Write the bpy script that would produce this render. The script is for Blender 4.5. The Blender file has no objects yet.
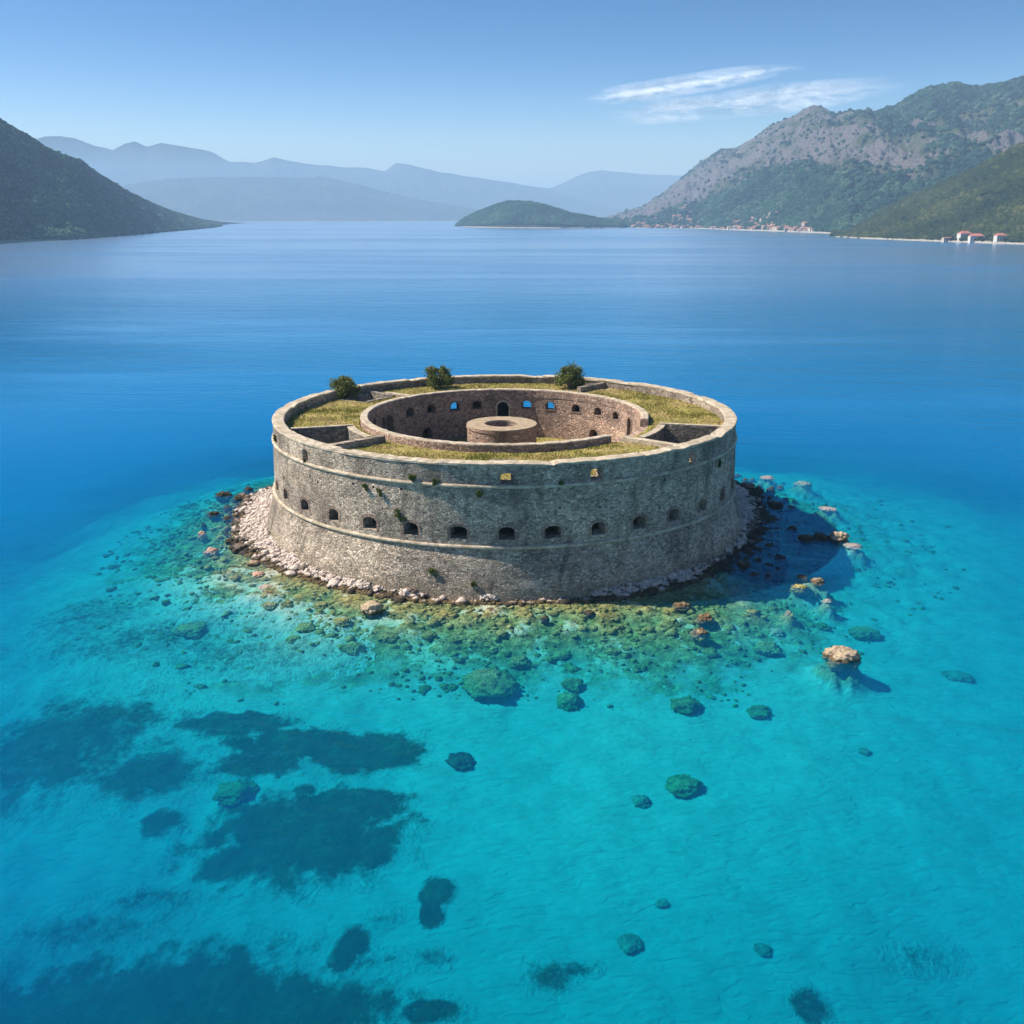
import bpy, bmesh, math, random
import numpy as np
from mathutils import Vector, noise as mnoise

R = math.radians
sc = bpy.context.scene
col = sc.collection
rng = np.random.default_rng(7)
random.seed(7)

# ------------------------------------------------------------------ camera
CAM = np.array([0.96, -128.2, 39.05])
FPX = 979.0
PITCH = math.atan((512 - 217) / FPX)
cd = bpy.data.cameras.new('camera')
cam = bpy.data.objects.new('camera', cd)
col.objects.link(cam)
cam.location = CAM
cam.rotation_euler = (math.pi / 2 - PITCH, 0, 0)
cd.sensor_width = 36
cd.lens = 36 * FPX / 1024
cd.clip_start = 0.5
cd.clip_end = 120000
sc.camera = cam

# ------------------------------------------------------------------ sky, sun, exposure
SUN_EL = R(46.5)
SUN_DIR = Vector((-0.989 * math.cos(SUN_EL), 0.150 * math.cos(SUN_EL), math.sin(SUN_EL)))   # towards the sun
w = bpy.data.worlds.new('World')
sc.world = w
w.use_nodes = True
wn = w.node_tree
wn.nodes.clear()
sky = wn.nodes.new('ShaderNodeTexSky')
sky.sky_type = 'NISHITA'
sky.sun_disc = False
sky.sun_elevation = SUN_EL
sky.sun_rotation = math.atan2(SUN_DIR.x, SUN_DIR.y)
sky.altitude = 0
sky.air_density = 1.0
sky.dust_density = 0.7
sky.ozone_density = 2.0
bg = wn.nodes.new('ShaderNodeBackground')
bg.inputs['Strength'].default_value = 0.074
wo = wn.nodes.new('ShaderNodeOutputWorld')
# steeper sky gradient: clear dry air, so the blue deepens quickly above the horizon
tcw = wn.nodes.new('ShaderNodeTexCoord')
sepw = wn.nodes.new('ShaderNodeSeparateXYZ'); comw = wn.nodes.new('ShaderNodeCombineXYZ')
wn.links.new(tcw.outputs['Generated'], sepw.inputs[0])
zq = wn.nodes.new('ShaderNodeMath'); zq.operation = 'MULTIPLY_ADD'; zq.inputs[1].default_value = 11.0; zq.inputs[2].default_value = 0.35
zm = wn.nodes.new('ShaderNodeMath'); zm.operation = 'MULTIPLY'
wn.links.new(sepw.outputs[2], zq.inputs[0]); wn.links.new(zq.outputs[0], zm.inputs[0]); wn.links.new(sepw.outputs[2], zm.inputs[1])
wn.links.new(sepw.outputs[0], comw.inputs[0]); wn.links.new(sepw.outputs[1], comw.inputs[1]); wn.links.new(zm.outputs[0], comw.inputs[2])
vnor = wn.nodes.new('ShaderNodeVectorMath'); vnor.operation = 'NORMALIZE'
wn.links.new(comw.outputs[0], vnor.inputs[0]); wn.links.new(vnor.outputs[0], sky.inputs[0])
hs = wn.nodes.new('ShaderNodeHueSaturation'); hs.inputs['Saturation'].default_value = 1.38
wn.links.new(sky.outputs[0], hs.inputs['Color']); wn.links.new(hs.outputs[0], bg.inputs[0])
wn.links.new(bg.outputs[0], wo.inputs[0])
sl = bpy.data.lights.new('sun', 'SUN')
sl.energy = 5.0
sl.angle = R(0.53)
sl.color = (1.0, 0.93, 0.82)
sun = bpy.data.objects.new('sun', sl)
col.objects.link(sun)
sun.rotation_euler = SUN_DIR.to_track_quat('Z', 'Y').to_euler()
sun.location = (-200, 50, 300)
sc.view_settings.view_transform = 'Standard'
sc.view_settings.look = 'None'
sc.view_settings.exposure = 0.92
sc.view_settings.gamma = 1.0
sc.render.engine = 'CYCLES'
sc.cycles.max_bounces = 8
sc.cycles.transparent_max_bounces = 12
sc.cycles.volume_bounces = 1
sc.cycles.use_denoising = True

# ------------------------------------------------------------------ helpers
C_, S_ = math.cos(PITCH), math.sin(PITCH)


def ray(px, py):
    u = (px - 512) / FPX
    v = (512 - py) / FPX
    return np.array([u, C_ + v * S_, -S_ + v * C_])


def ground(px, py, z=0.0):
    r = ray(px, py)
    t = (z - CAM[2]) / r[2]
    return CAM + t * r


def tag(o, label=None, cat=None, group=None, kind=None):
    if label: o['label'] = label
    if cat: o['category'] = cat
    if group: o['group'] = group
    if kind: o['kind'] = kind
    return o


def empty(name, loc=(0, 0, 0), rz=0):
    o = bpy.data.objects.new(name, None)
    col.objects.link(o)
    o.location = loc
    o.rotation_euler = (0, 0, rz)
    o.empty_display_size = 0.3
    return o


def npmesh(name, V, F, smooth=False):
    """V (n,3), F (m,k) array of equal-size faces or list of lists"""
    me = bpy.data.meshes.new(name)
    V = np.asarray(V, np.float32)
    if isinstance(F, np.ndarray):
        m, k = F.shape
        me.vertices.add(len(V))
        me.vertices.foreach_set('co', V.ravel())
        me.loops.add(m * k)
        me.loops.foreach_set('vertex_index', F.astype(np.int32).ravel())
        me.polygons.add(m)
        me.polygons.foreach_set('loop_start', np.arange(0, m * k, k, dtype=np.int32))
        me.polygons.foreach_set('loop_total', np.full(m, k, np.int32))
        me.update(calc_edges=True)
    else:
        me.from_pydata([tuple(map(float, v)) for v in V], [], F)
    me.validate()
    if smooth:
        me.polygons.foreach_set('use_smooth', np.ones(len(me.polygons), bool))
    return me


def obj(name, me, m=None, parent=None):
    o = bpy.data.objects.new(name, me)
    col.objects.link(o)
    if m: me.materials.append(m)
    if parent: o.parent = parent
    return o


def attr(me, name, arr):
    a = me.attributes.new(name, 'FLOAT', 'POINT')
    a.data.foreach_set('value', np.asarray(arr, np.float32))


class MB:
    """collects closed pieces into one mesh"""
    def __init__(s):
        s.V = []; s.F = []

    def add(s, V, F):
        n = len(s.V)
        s.V += [tuple(map(float, v)) for v in V]
        s.F += [[i + n for i in f] for f in F]
        return s

    def build(s, name, m, parent=None, smooth=False):
        return obj(name, npmesh(name, s.V, s.F, smooth), m, parent)


def P2(r, a, z):
    """a in degrees, 0 = towards the camera side (-y), + = right"""
    return (r * math.sin(R(a)), -r * math.cos(R(a)), z)


def arcbox(r0, r1, a0, a1, z0, z1, step=2.0):
    n = max(1, int(abs(a1 - a0) / step))
    V = []; F = []
    for i in range(n + 1):
        a = a0 + (a1 - a0) * i / n
        V += [P2(r0, a, z0), P2(r1, a, z0), P2(r1, a, z1), P2(r0, a, z1)]
    for i in range(n):
        b = 4 * i
        for j in range(4):
            F.append([b + j, b + (j + 1) % 4, b + 4 + (j + 1) % 4, b + 4 + j])
    F.append([3, 2, 1, 0]); F.append([4 * n + j for j in range(4)])
    return V, F


def lathe(profile, n=240, c=(0, 0), wob=0.0):
    """closed profile [(r,z)...] revolved to a closed ring"""
    k = len(profile)
    V = []; F = []
    for i in range(n):
        a = 2 * math.pi * i / n
        for (r, z) in profile:
            rr = r
            V.append((c[0] + rr * math.sin(a), c[1] - rr * math.cos(a), z))
    for i in range(n):
        b = i * k; d = ((i + 1) % n) * k
        for j in range(k):
            F.append([b + j, d + j, d + (j + 1) % k, b + (j + 1) % k])
    return V, F


def fix_normals(o):
    bm = bmesh.new(); bm.from_mesh(o.data)
    bmesh.ops.recalc_face_normals(bm, faces=bm.faces)
    bm.to_mesh(o.data); bm.free()
    return o


# --- numpy gradient noise
_perm = rng.permutation(512)
_perm = np.concatenate([_perm, _perm])
_g = rng.normal(size=(512, 2)); _g /= np.linalg.norm(_g, axis=1, keepdims=True)


def perlin(x, y):
    xi = np.floor(x).astype(int); yi = np.floor(y).astype(int)
    xf = x - xi; yf = y - yi
    u = xf ** 3 * (xf * (xf * 6 - 15) + 10); v = yf ** 3 * (yf * (yf * 6 - 15) + 10)

    def gd(i, j):
        h = _perm[(_perm[(xi + i) & 511] + yi + j) & 511]
        g = _g[h]
        return g[..., 0] * (xf - i) + g[..., 1] * (yf - j)
    a = gd(0, 0) * (1 - u) + gd(1, 0) * u
    b = gd(0, 1) * (1 - u) + gd(1, 1) * u
    return (a * (1 - v) + b * v) * 1.5


def fbm(x, y, o=5, lac=2.03, gain=0.5):
    s = 0; a = 1.0; t = 0
    for i in range(o):
        s = s + a * perlin(x + 17.3 * i, y - 9.1 * i); t += a
        x = x * lac; y = y * lac; a *= gain
    return s / t * 1.4


def sstep(a, b, x):
    t = np.clip((x - a) / (b - a), 0, 1)
    return t * t * (3 - 2 * t)


# ------------------------------------------------------------------ materials
class Mat:
    def __init__(s, name):
        s.m = bpy.data.materials.new(name)
        s.m.use_nodes = True
        s.t = s.m.node_tree
        s.t.nodes.clear()
        s.out = s.n('ShaderNodeOutputMaterial')

    def n(s, typ, **kw):
        nd = s.t.nodes.new(typ)
        for k, v in kw.items():
            setattr(nd, k, v)
        return nd

    def l(s, a, b):
        s.t.links.new(a, b)

    def val(s, sock, v):
        if hasattr(v, 'links') or isinstance(v, bpy.types.NodeSocket):
            s.l(v, sock)
        else:
            sock.default_value = v

    def math(s, op, a, b=None, c=None, clamp=False):
        nd = s.n('ShaderNodeMath', operation=op, use_clamp=clamp)
        s.val(nd.inputs[0], a)
        if b is not None: s.val(nd.inputs[1], b)
        if c is not None: s.val(nd.inputs[2], c)
        return nd.outputs[0]

    def vmath(s, op, a, b=None):
        nd = s.n('ShaderNodeVectorMath', operation=op)
        s.val(nd.inputs[0], a)
        if b is not None: s.val(nd.inputs[1], b)
        return nd.outputs[0]

    def pos(s):
        return s.n('ShaderNodeNewGeometry').outputs['Position']

    def objc(s):
        return s.n('ShaderNodeTexCoord').outputs['Object']

    def noise(s, vec, scale, detail=4, rough=0.55, dist=0.0):
        nd = s.n('ShaderNodeTexNoise')
        s.l(vec, nd.inputs['Vector'])
        nd.inputs['Scale'].default_value = scale
        nd.inputs['Detail'].default_value = detail
        nd.inputs['Roughness'].default_value = rough
        nd.inputs['Distortion'].default_value = dist
        return nd.outputs[0]

    def voro(s, vec, scale, feature='F1', out='Distance'):
        nd = s.n('ShaderNodeTexVoronoi', feature=feature)
        s.l(vec, nd.inputs['Vector'])
        nd.inputs['Scale'].default_value = scale
        return nd.outputs[out]

    def ramp(s, fac, stops, interp='LINEAR'):
        nd = s.n('ShaderNodeValToRGB')
        s.l(fac, nd.inputs[0])
        cr = nd.color_ramp
        cr.interpolation = interp
        while len(cr.elements) < len(stops): cr.elements.new(0.5)
        for e, (p, c) in zip(cr.elements, stops):
            e.position = p
            e.color = c if len(c) == 4 else (*c, 1)
        return nd.outputs[0]

    def remap(s, v, a, b, c=0.0, d=1.0, smooth=True):
        nd = s.n('ShaderNodeMapRange')
        if smooth: nd.interpolation_type = 'SMOOTHSTEP'
        s.val(nd.inputs[0], v)
        for i, x in enumerate((a, b, c, d)): nd.inputs[i + 1].default_value = x
        return nd.outputs[0]

    def mix(s, fac, a, b, mode='MIX'):
        nd = s.n('ShaderNodeMix', data_type='RGBA', blend_type=mode)
        s.val(nd.inputs[0], fac)
        for sk, v in ((nd.inputs[6], a), (nd.inputs[7], b)):
            if isinstance(v, tuple): sk.default_value = (*v, 1) if len(v) == 3 else v
            else: s.l(v, sk)
        return nd.outputs[2]

    def attr(s, name):
        return s.n('ShaderNodeAttribute', attribute_name=name).outputs['Fac']

    def bump(s, h, dist=0.05, strength=1.0, nrm=None):
        nd = s.n('ShaderNodeBump')
        s.l(h, nd.inputs['Height'])
        nd.inputs['Distance'].default_value = dist
        nd.inputs['Strength'].default_value = strength
        if nrm: s.l(nrm, nd.inputs['Normal'])
        return nd.outputs[0]

    def xyz(s, x, y, z):
        nd = s.n('ShaderNodeCombineXYZ')
        for i, v in enumerate((x, y, z)): s.val(nd.inputs[i], v)
        return nd.outputs[0]

    def sep(s, v):
        nd = s.n('ShaderNodeSeparateXYZ')
        s.l(v, nd.inputs[0])
        return nd.outputs

    def bsdf(s, color, rough=0.9, nrm=None, spec=0.25):
        b = s.n('ShaderNodeBsdfPrincipled')
        s.val(b.inputs['Base Color'], (*color, 1) if isinstance(color, tuple) and len(color) == 3 else color)
        s.val(b.inputs['Roughness'], rough)
        b.inputs['Specular IOR Level'].default_value = spec
        if nrm: s.l(nrm, b.inputs['Normal'])
        s.l(b.outputs[0], s.out.inputs['Surface'])
        return s.m


def masonry(name, light, dark, warm, rad=30.0, rowh=0.2, sw=0.33, streak=0.75, joint=0.4):
    """coursed rubble wrapped round the fort's axis"""
    M = Mat(name)
    p = M.pos()
    x, y, z = M.sep(p)
    ang = M.math('ARCTAN2', x, M.math('MULTIPLY', y, -1.0))
    rr = M.math('SQRT', M.math('ADD', M.math('MULTIPLY', x, x), M.math('MULTIPLY', y, y)))
    uu = M.math('ADD', M.math('MULTIPLY', ang, rad), M.math('MULTIPLY', rr, 1.0))
    uv = M.xyz(uu, z, 0.0)
    nz = M.n('ShaderNodeTexNoise'); M.l(p, nz.inputs['Vector']); nz.inputs['Scale'].default_value = 1.3
    nz.inputs['Detail'].default_value = 3
    off = M.vmath('MULTIPLY', M.vmath('SUBTRACT', nz.outputs['Color'], (0.5, 0.5, 0.5)), (0.55, 0.28, 0))
    uv2 = M.vmath('ADD', uv, off)
    sc_ = M.vmath('MULTIPLY', uv2, (1 / sw, 1 / rowh, 1))
    v1 = M.n('ShaderNodeTexVoronoi', feature='F1'); M.l(sc_, v1.inputs['Vector']); v1.inputs['Scale'].default_value = 1.0
    v1.inputs['Randomness'].default_value = 0.75
    ve = M.n('ShaderNodeTexVoronoi', feature='DISTANCE_TO_EDGE'); M.l(sc_, ve.inputs['Vector']); ve.inputs['Scale'].default_value = 1.0
    ve.inputs['Randomness'].default_value = 0.75
    cell = M.sep(v1.outputs['Color'])[0]
    cellb = M.sep(v1.outputs['Color'])[1]
    edge = M.remap(ve.outputs[0], 0.02, 0.16)
    c = M.ramp(cell, [(0.0, dark), (0.35, tuple(0.6 * a + 0.4 * b for a, b in zip(light, dark))), (0.75, light), (1.0, tuple(min(1, 1.25 * a) for a in light))])
    c = M.mix(M.math('MULTIPLY', M.remap(cellb, 0.6, 1.0), 0.6), c, warm)
    c = M.mix(M.math('MULTIPLY', M.math('SUBTRACT', 1.0, edge), joint), c, tuple(0.3 * a for a in dark))
    # weathering: patches and long drips
    big = M.noise(p, 0.16, 5, 0.6)
    c = M.mix(M.remap(big, 0.47, 0.7, 0, 0.6), c, tuple(0.55 * a for a in dark))
    pale = M.noise(p, 0.33, 4, 0.6)
    c = M.mix(M.remap(pale, 0.55, 0.75, 0, 0.35), c, tuple(min(1, 1.35 * a) for a in light))
    st = M.noise(M.vmath('ADD', M.xyz(M.math('MULTIPLY', uu, 0.8), M.math('MULTIPLY', z, 0.13), 3.0), M.vmath('MULTIPLY', off, (1.2, .5, 0))), 1.0, 4, 0.6)
    c = M.mix(M.remap(st, 0.48, 0.76, 0, streak), c, tuple(0.4 * a for a in dark))
    vp = M.n('ShaderNodeTexVoronoi', feature='F1'); M.l(M.vmath('ADD', M.vmath('MULTIPLY', uv, (0.16, 0.33, 1)), M.vmath('MULTIPLY', off, (1.2, 1.2, 0))), vp.inputs['Vector']); vp.inputs['Scale'].default_value = 1.0
    c = M.mix(1.0, c, M.mix(M.sep(vp.outputs['Color'])[2], (0.72, 0.72, 0.73), (1.16, 1.14, 1.1)), 'MULTIPLY')
    foot = M.remap(M.math('ADD', z, M.math('MULTIPLY', M.math('SUBTRACT', pale, .5), 3.0)), 2.2, 0.7, 0, 0.4)
    c = M.mix(foot, c, (0.2, 0.165, 0.1))
    fine = M.noise(p, 9.0, 3, 0.7)
    c = M.mix(0.5, c, M.mix(fine, (0.35, 0.35, 0.35), (1.0, 1.0, 1.0)), 'MULTIPLY')
    c = M.mix(0.35, c, M.mix(1.0, c, (1.5, 1.5, 1.5), 'MULTIPLY'))
    h = M.math('ADD', M.math('MULTIPLY', edge, M.math('ADD', 0.6, M.math('MULTIPLY', cell, 0.6))), M.math('MULTIPLY', fine, 0.35))
    nrm = M.bump(h, 0.11, 1.0)
    return M.bsdf(c, 0.95, nrm, 0.15)


def rockmat(name, top, mid, low, wet, tide=0.35, scale=1.0):
    """limestone: pale above the splash line, brown algae below it"""
    M = Mat(name)
    p = M.pos()
    z = M.sep(p)[2]
    n1 = M.noise(p, 0.9 * scale, 5, 0.65)
    n2 = M.noise(p, 4.0 * scale, 4, 0.7)
    c = M.ramp(n1, [(0.3, mid), (0.5, top), (0.72, tuple(min(1, a * 1.2) for a in top))])
    c = M.mix(M.remap(n2, 0.52, 0.7, 0, 0.6), c, mid)
    zz = M.math('ADD', z, M.math('MULTIPLY', M.math('SUBTRACT', M.noise(p, 0.7, 4, 0.6), 0.5), 0.9))
    c = M.mix(M.remap(zz, tide + 0.1, tide - 0.12), c, wet)
    c = M.mix(M.remap(zz, 0.02, -0.25), c, M.mix(M.remap(n1, 0.4, 0.62), low, wet))
    v = M.voro(p, 2.2 * scale)
    h = M.math('ADD', n1, M.math('ADD', M.math('MULTIPLY', n2, 0.4), M.math('MULTIPLY', v, 0.5)))
    return M.bsdf(c, 0.9, M.bump(h, 0.25 / scale, 1.0), 0.2)


def leafmat(name, a, b, c3):
    M = Mat(name)
    t = M.attr('tint')
    c = M.ramp(t, [(0.0, a), (0.5, b), (1.0, c3)])
    d = M.n('ShaderNodeBsdfDiffuse'); M.l(c, d.inputs[0])
    tr = M.n('ShaderNodeBsdfTranslucent'); M.l(c, tr.inputs[0])
    mx = M.n('ShaderNodeMixShader'); mx.inputs[0].default_value = 0.25
    M.l(d.outputs[0], mx.inputs[1]); M.l(tr.outputs[0], mx.inputs[2])
    M.l(mx.outputs[0], M.out.inputs['Surface'])
    return M.m


def forestmat(name, a, b, c3):
    M = Mat(name)
    t = M.attr('tint')
    c = M.ramp(t, [(0.0, a), (0.6, b), (1.0, c3)])
    n = M.noise(M.pos(), 0.35, 3, 0.7)
    c = M.mix(1.0, c, M.mix(n, (0.5, 0.5, 0.5), (1.4, 1.4, 1.4)), 'MULTIPLY')
    return M.bsdf(c, 1.0, M.bump(n, 2.0, 1.0), 0.0)


STONE = masonry('outer_masonry', (0.61, 0.505, 0.40), (0.20, 0.165, 0.132), (0.58, 0.42, 0.305))
COURT = masonry('courtyard_masonry', (0.56, 0.40, 0.315), (0.23, 0.16, 0.13), (0.54, 0.31, 0.22), rad=18.0, rowh=0.25, sw=0.38, streak=0.3)
BRICK = masonry('brick_surround', (0.40, 0.295, 0.235), (0.24, 0.165, 0.13), (0.42, 0.25, 0.18), rowh=0.22, sw=0.3, streak=0.15)
M = Mat('coping_stone')
p = M.pos()
vc = M.n('ShaderNodeTexVoronoi', feature='F1'); M.l(p, vc.inputs['Vector']); vc.inputs['Scale'].default_value = 1.5
n1 = M.noise(p, 0.5, 4, 0.6); n2 = M.noise(p, 5.0, 4, 0.7)
c = M.ramp(M.sep(vc.outputs['Color'])[0], [(0.0, (0.30, 0.25, 0.18)), (0.5, (0.43, 0.355, 0.265)), (1.0, (0.56, 0.47, 0.36))])
c = M.mix(M.remap(n1, 0.5, 0.68, 0, 0.6), c, (0.36, 0.29, 0.19))
c = M.mix(M.remap(n2, 0.5, 0.66, 0, 0.55), c, (0.24, 0.2, 0.13))
CAP = M.bsdf(c, 0.95, M.bump(M.math('ADD', n2, M.math('MULTIPLY', vc.outputs['Distance'], 0.5)), 0.1, 1.0), 0.1)
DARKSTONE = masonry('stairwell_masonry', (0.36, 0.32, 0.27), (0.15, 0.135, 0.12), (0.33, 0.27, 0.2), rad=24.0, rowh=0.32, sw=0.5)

M = Mat('terrace_grass')
p = M.pos()
n1 = M.noise(p, 0.22, 5, 0.6); n2 = M.noise(p, 1.4, 4, 0.65); n3 = M.noise(p, 7.0, 3, 0.7)
c = M.ramp(n1, [(0.34, (0.22, 0.21, 0.05)), (0.47, (0.36, 0.30, 0.085)), (0.57, (0.44, 0.34, 0.13)), (0.68, (0.46, 0.34, 0.18))])
c = M.mix(M.remap(n2, 0.5, 0.66, 0, 0.75), c, (0.14, 0.165, 0.028))
c = M.mix(M.remap(n1, 0.40, 0.30, 0, .8), c, (0.34, 0.27, 0.17))
c = M.mix(M.remap(n2, 0.46, 0.33, 0, 0.6), c, (0.40, 0.29, 0.13))
c = M.mix(0.6, c, M.mix(n3, (0.3, 0.3, 0.3), (1.5, 1.5, 1.5)), 'MULTIPLY')
GRASS = M.bsdf(c, 1.0, M.bump(M.math('ADD', n3, n2), 0.25, 1.0), 0.05)

ROCK_PALE = rockmat('pale_limestone', (0.52, 0.43, 0.37), (0.29, 0.235, 0.195), (0.20, 0.155, 0.06), (0.10, 0.07, 0.035), 0.30)
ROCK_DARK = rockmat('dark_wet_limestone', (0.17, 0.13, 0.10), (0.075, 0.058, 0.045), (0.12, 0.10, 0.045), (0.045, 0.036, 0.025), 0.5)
ROCK_TAN = rockmat('tan_limestone', (0.37, 0.285, 0.19), (0.15, 0.11, 0.07), (0.26, 0.22, 0.10), (0.12, 0.08, 0.04), 0.2)
ROCK_PINK = rockmat('pink_algae_limestone', (0.40, 0.265, 0.2), (0.24, 0.15, 0.11), (0.62, 0.38, 0.28), (0.50, 0.29, 0.2), 0.1)

M = Mat('algae_covered_rock')
p = M.pos()
n1 = M.noise(p, 0.8, 5, 0.65); n2 = M.noise(p, 3.5, 4, 0.7)
c = M.ramp(n1, [(0.3, (0.12, 0.12, 0.04)), (0.5, (0.34, 0.30, 0.10)), (0.7, (0.58, 0.48, 0.2))])
c = M.mix(M.remap(n2, 0.5, 0.68, 0, 0.7), c, (0.08, 0.085, 0.035))
ROCK_FAINT = None
Mfaint = Mat('faint_rock'); pS = Mfaint.pos(); nS = Mfaint.noise(pS, 1.2, 5, .65)  # rock colour blended towards sand: fading through deep water is painted in
cS = Mfaint.ramp(nS, [(0.35, (0.16, 0.16, 0.10)), (0.6, (0.32, 0.31, 0.22))])
ROCK_FAINT = Mfaint.bsdf(cS, 1.0, Mfaint.bump(nS, 0.3, 1.0), 0.0)
ROCK_ALGAE = M.bsdf(c, 0.95, M.bump(M.math('ADD', n1, n2), 0.4, 1.0), 0.1)

# ------------------------------------------------------------------ seabed, shore bank, water, haze
def polar_curve(pts, z=0.0):
    a = []; r = []
    for px, py in pts:
        g = ground(px, py, z)
        a.append(math.degrees(math.atan2(g[0], -g[1]))); r.append(math.hypot(g[0], g[1]))
    return a, r


SHORE_A, SHORE_R = polar_curve([(241, 497), (229, 520), (231, 545), (252, 560), (300, 577), (360, 592), (430, 601), (500, 603), (560, 601),
                                (640, 596), (690, 583), (728, 560), (757, 530), (764, 505), (755, 488)])
SHORE_A = np.array(SHORE_A + [140, 180, -180, -140]); SHORE_R = np.array([q - (1.1 if q > 34 else .5) for q in SHORE_R] + [35, 34.5, 34.5, 35.5])
REEF_A, REEF_R = polar_curve([(205, 485), (150, 515), (95, 575), (85, 640), (150, 665), (240, 690), (330, 684), (430, 683), (540, 688),
                              (640, 698), (720, 690), (800, 676), (860, 632), (925, 592), (972, 555), (940, 515), (870, 490), (790, 472)], -1.5)
REEF_A = np.array(REEF_A + [150, 180, -180, -150]); REEF_R = np.array(REEF_R + [44, 41, 41, 44])


def pinterp(a, A, Rr):
    o = np.argsort(A)
    return np.interp(a, A[o], Rr[o], period=360)


DEPTH_CTRL = []
for px, py, d in [(512, 740, 3.4), (620, 730, 2.7), (700, 760, 3.0), (800, 720, 3.0), (900, 680, 3.2), (960, 620, 4.2), (1010, 660, 4.2), (1020, 560, 5.5),
                  (990, 500, 5.5), (900, 460, 5.5), (850, 440, 6), (760, 430, 6.5), (1020, 450, 7.5), (1020, 400, 11), (900, 390, 11), (760, 390, 12),
                  (600, 800, 3.3), (800, 820, 3.8), (950, 800, 4.6), (1015, 780, 5.2), (600, 900, 5.4), (800, 920, 6.4), (950, 920, 7.8), (1015, 1010, 9.5),
                  (700, 1010, 8.0), (512, 1000, 7.6), (450, 880, 5.8), (400, 720, 3.0), (300, 705, 3.2), (150, 690, 4.6), (60, 660, 10.0), (5, 650, 12.0), (60, 620, 9.5),
                  (10, 600, 8.0), (10, 560, 8.0), (60, 530, 6.6), (10, 500, 8.5), (120, 500, 6.2), (180, 480, 6.6), (230, 450, 6.5), (100, 450, 9), (10, 420, 12), (220, 410, 10),
                  (500, 365, 18), (300, 370, 22), (700, 365, 22), (10, 760, 12.5), (80, 850, 10.0), (200, 900, 8.0), (10, 900, 12.5), (350, 880, 6.0), (50, 1010, 12), (250, 1010, 10),
                  (400, 960, 7.2), (250, 780, 5.0), (130, 790, 7.0), (480, 800, 3.6), (350, 800, 3.9)]:
    g = ground(px, py, 0)
    DEPTH_CTRL.append((g[0], g[1], d))
DEPTH_CTRL = np.array(DEPTH_CTRL)


def depth_field(x, y):
    num = np.zeros_like(x); den = np.zeros_like(x)
    for cx, cy, d in DEPTH_CTRL:
        d2 = (x - cx) ** 2 + (y - cy) ** 2
        wgt = 1.0 / (d2 + 60.0) ** 1.5
        num += wgt * math.log(d); den += wgt
    # far water joins the deep basin
    rr = np.hypot(x, y)
    far = sstep(110, 420, rr)
    return np.exp(num / den) * (1 - far) + 20.0 * far


MOUNDS = [(*ground(px, py, 0)[:2], sg, cr) for px, py, sg, cr in [(840.7, 656, 2.4, -1.0), (767, 476.5, 1.7, -.35), (802.6, 481.6, 2.0, -.45), (828, 507.5, 1.8, -.35), (853, 544, 1.8, -.4),
          (827, 599, 1.1, -.5), (788.6, 611, 1.0, -.5), (754, 610, 1.0, -.5), (801, 581, 2.2, -.5), (818, 581.5, 1.5, -.45), (838, 538.7, 1.8, -.6), (813, 538, 2.2, -.7), (776, 505.7, 1.6, -.6)]]


def bed(x, y):
    """height of the bottom / bank, reef mask, reef noise"""
    x = np.asarray(x, float); y = np.asarray(y, float)
    a = np.degrees(np.arctan2(x, -y)); r = np.hypot(x, y)
    rs = pinterp(a, SHORE_A, SHORE_R) + 0.7 * perlin(x * 0.35, y * 0.35) + 0.5 * perlin(x * 1.1, y * 1.1)
    rr = pinterp(a, REEF_A, REEF_R) + 4.5 * fbm(x * 0.07 + 5, y * 0.07, 4)
    d_out = depth_field(x, y)
    t = np.clip((r - rs) / np.maximum(rr - rs, 1.0), -2, 3)
    lump = fbm(x * 0.33, y * 0.33, 5)
    fine = fbm(x * 1.3 + 40, y * 1.3, 3)
    side = sstep(38, 62, a) + sstep(-48, -72, a) * .8      # the shelf drops faster at the two flanks
    d_reef = 0.05 + 2.5 * np.clip(t, 0, 1) ** (1.3 - 0.8 * side) + 0.5 * sstep(38, 62, a) * sstep(0, .25, t)
    d_reef = np.minimum(d_reef, np.maximum(d_out * 0.8, 0.5))
    reef = 1 - sstep(0.45, 1.3, t + 0.3 * lump)
    d_edge = np.minimum(d_out, 2.5 + 1.5 * np.clip(t - 1, 0, 3))
    d_off = d_edge + (d_out - d_edge) * sstep(0.7, 3.0, t)
    d = d_reef * reef + d_off * (1 - reef)
    z = -d + reef * np.clip(t * 5, 0, 1) * (0.5 * np.maximum(lump, -0.5) + 0.22 * fine) + (1 - reef) * 0.1 * lump * np.clip(30 / np.maximum(r, 30), 0, 1)
    # low mounds under the rocks that come up to the surface off the reef
    mnd = np.zeros_like(x)
    for (mx_, my_, sg, crest) in MOUNDS:
        gq = np.exp(-(((x - mx_) ** 2 + (y - my_) ** 2) / sg ** 2) ** 1.1) * (1 + .8 * fine + .3 * lump)
        z = z + np.maximum(crest - z, 0) * np.clip(gq, 0, 1)
        mnd = np.maximum(mnd, gq)
    # bank: from the water line up to the foot of the wall
    wdt = np.maximum(rs - 31.4, 0.6)
    ht = 0.75 + 0.09 * wdt
    up = np.clip((rs - r) / wdt, 0, 1.0)
    zb = ht * up ** 0.8 + 0.16 * fine + 0.12 * lump
    z = np.where(r < rs, np.maximum(zb, -0.1), z)
    z = np.where(r < 31.0, 0.3, z)
    mask = reef * np.where(r < rs, 0, 1) * (1 - .45 * sstep(30, 60, a)) * (1 - .1 * sstep(-50, -80, a))
    return z, np.maximum(mask, .75 * sstep(.12, .6, mnd)), lump


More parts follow.
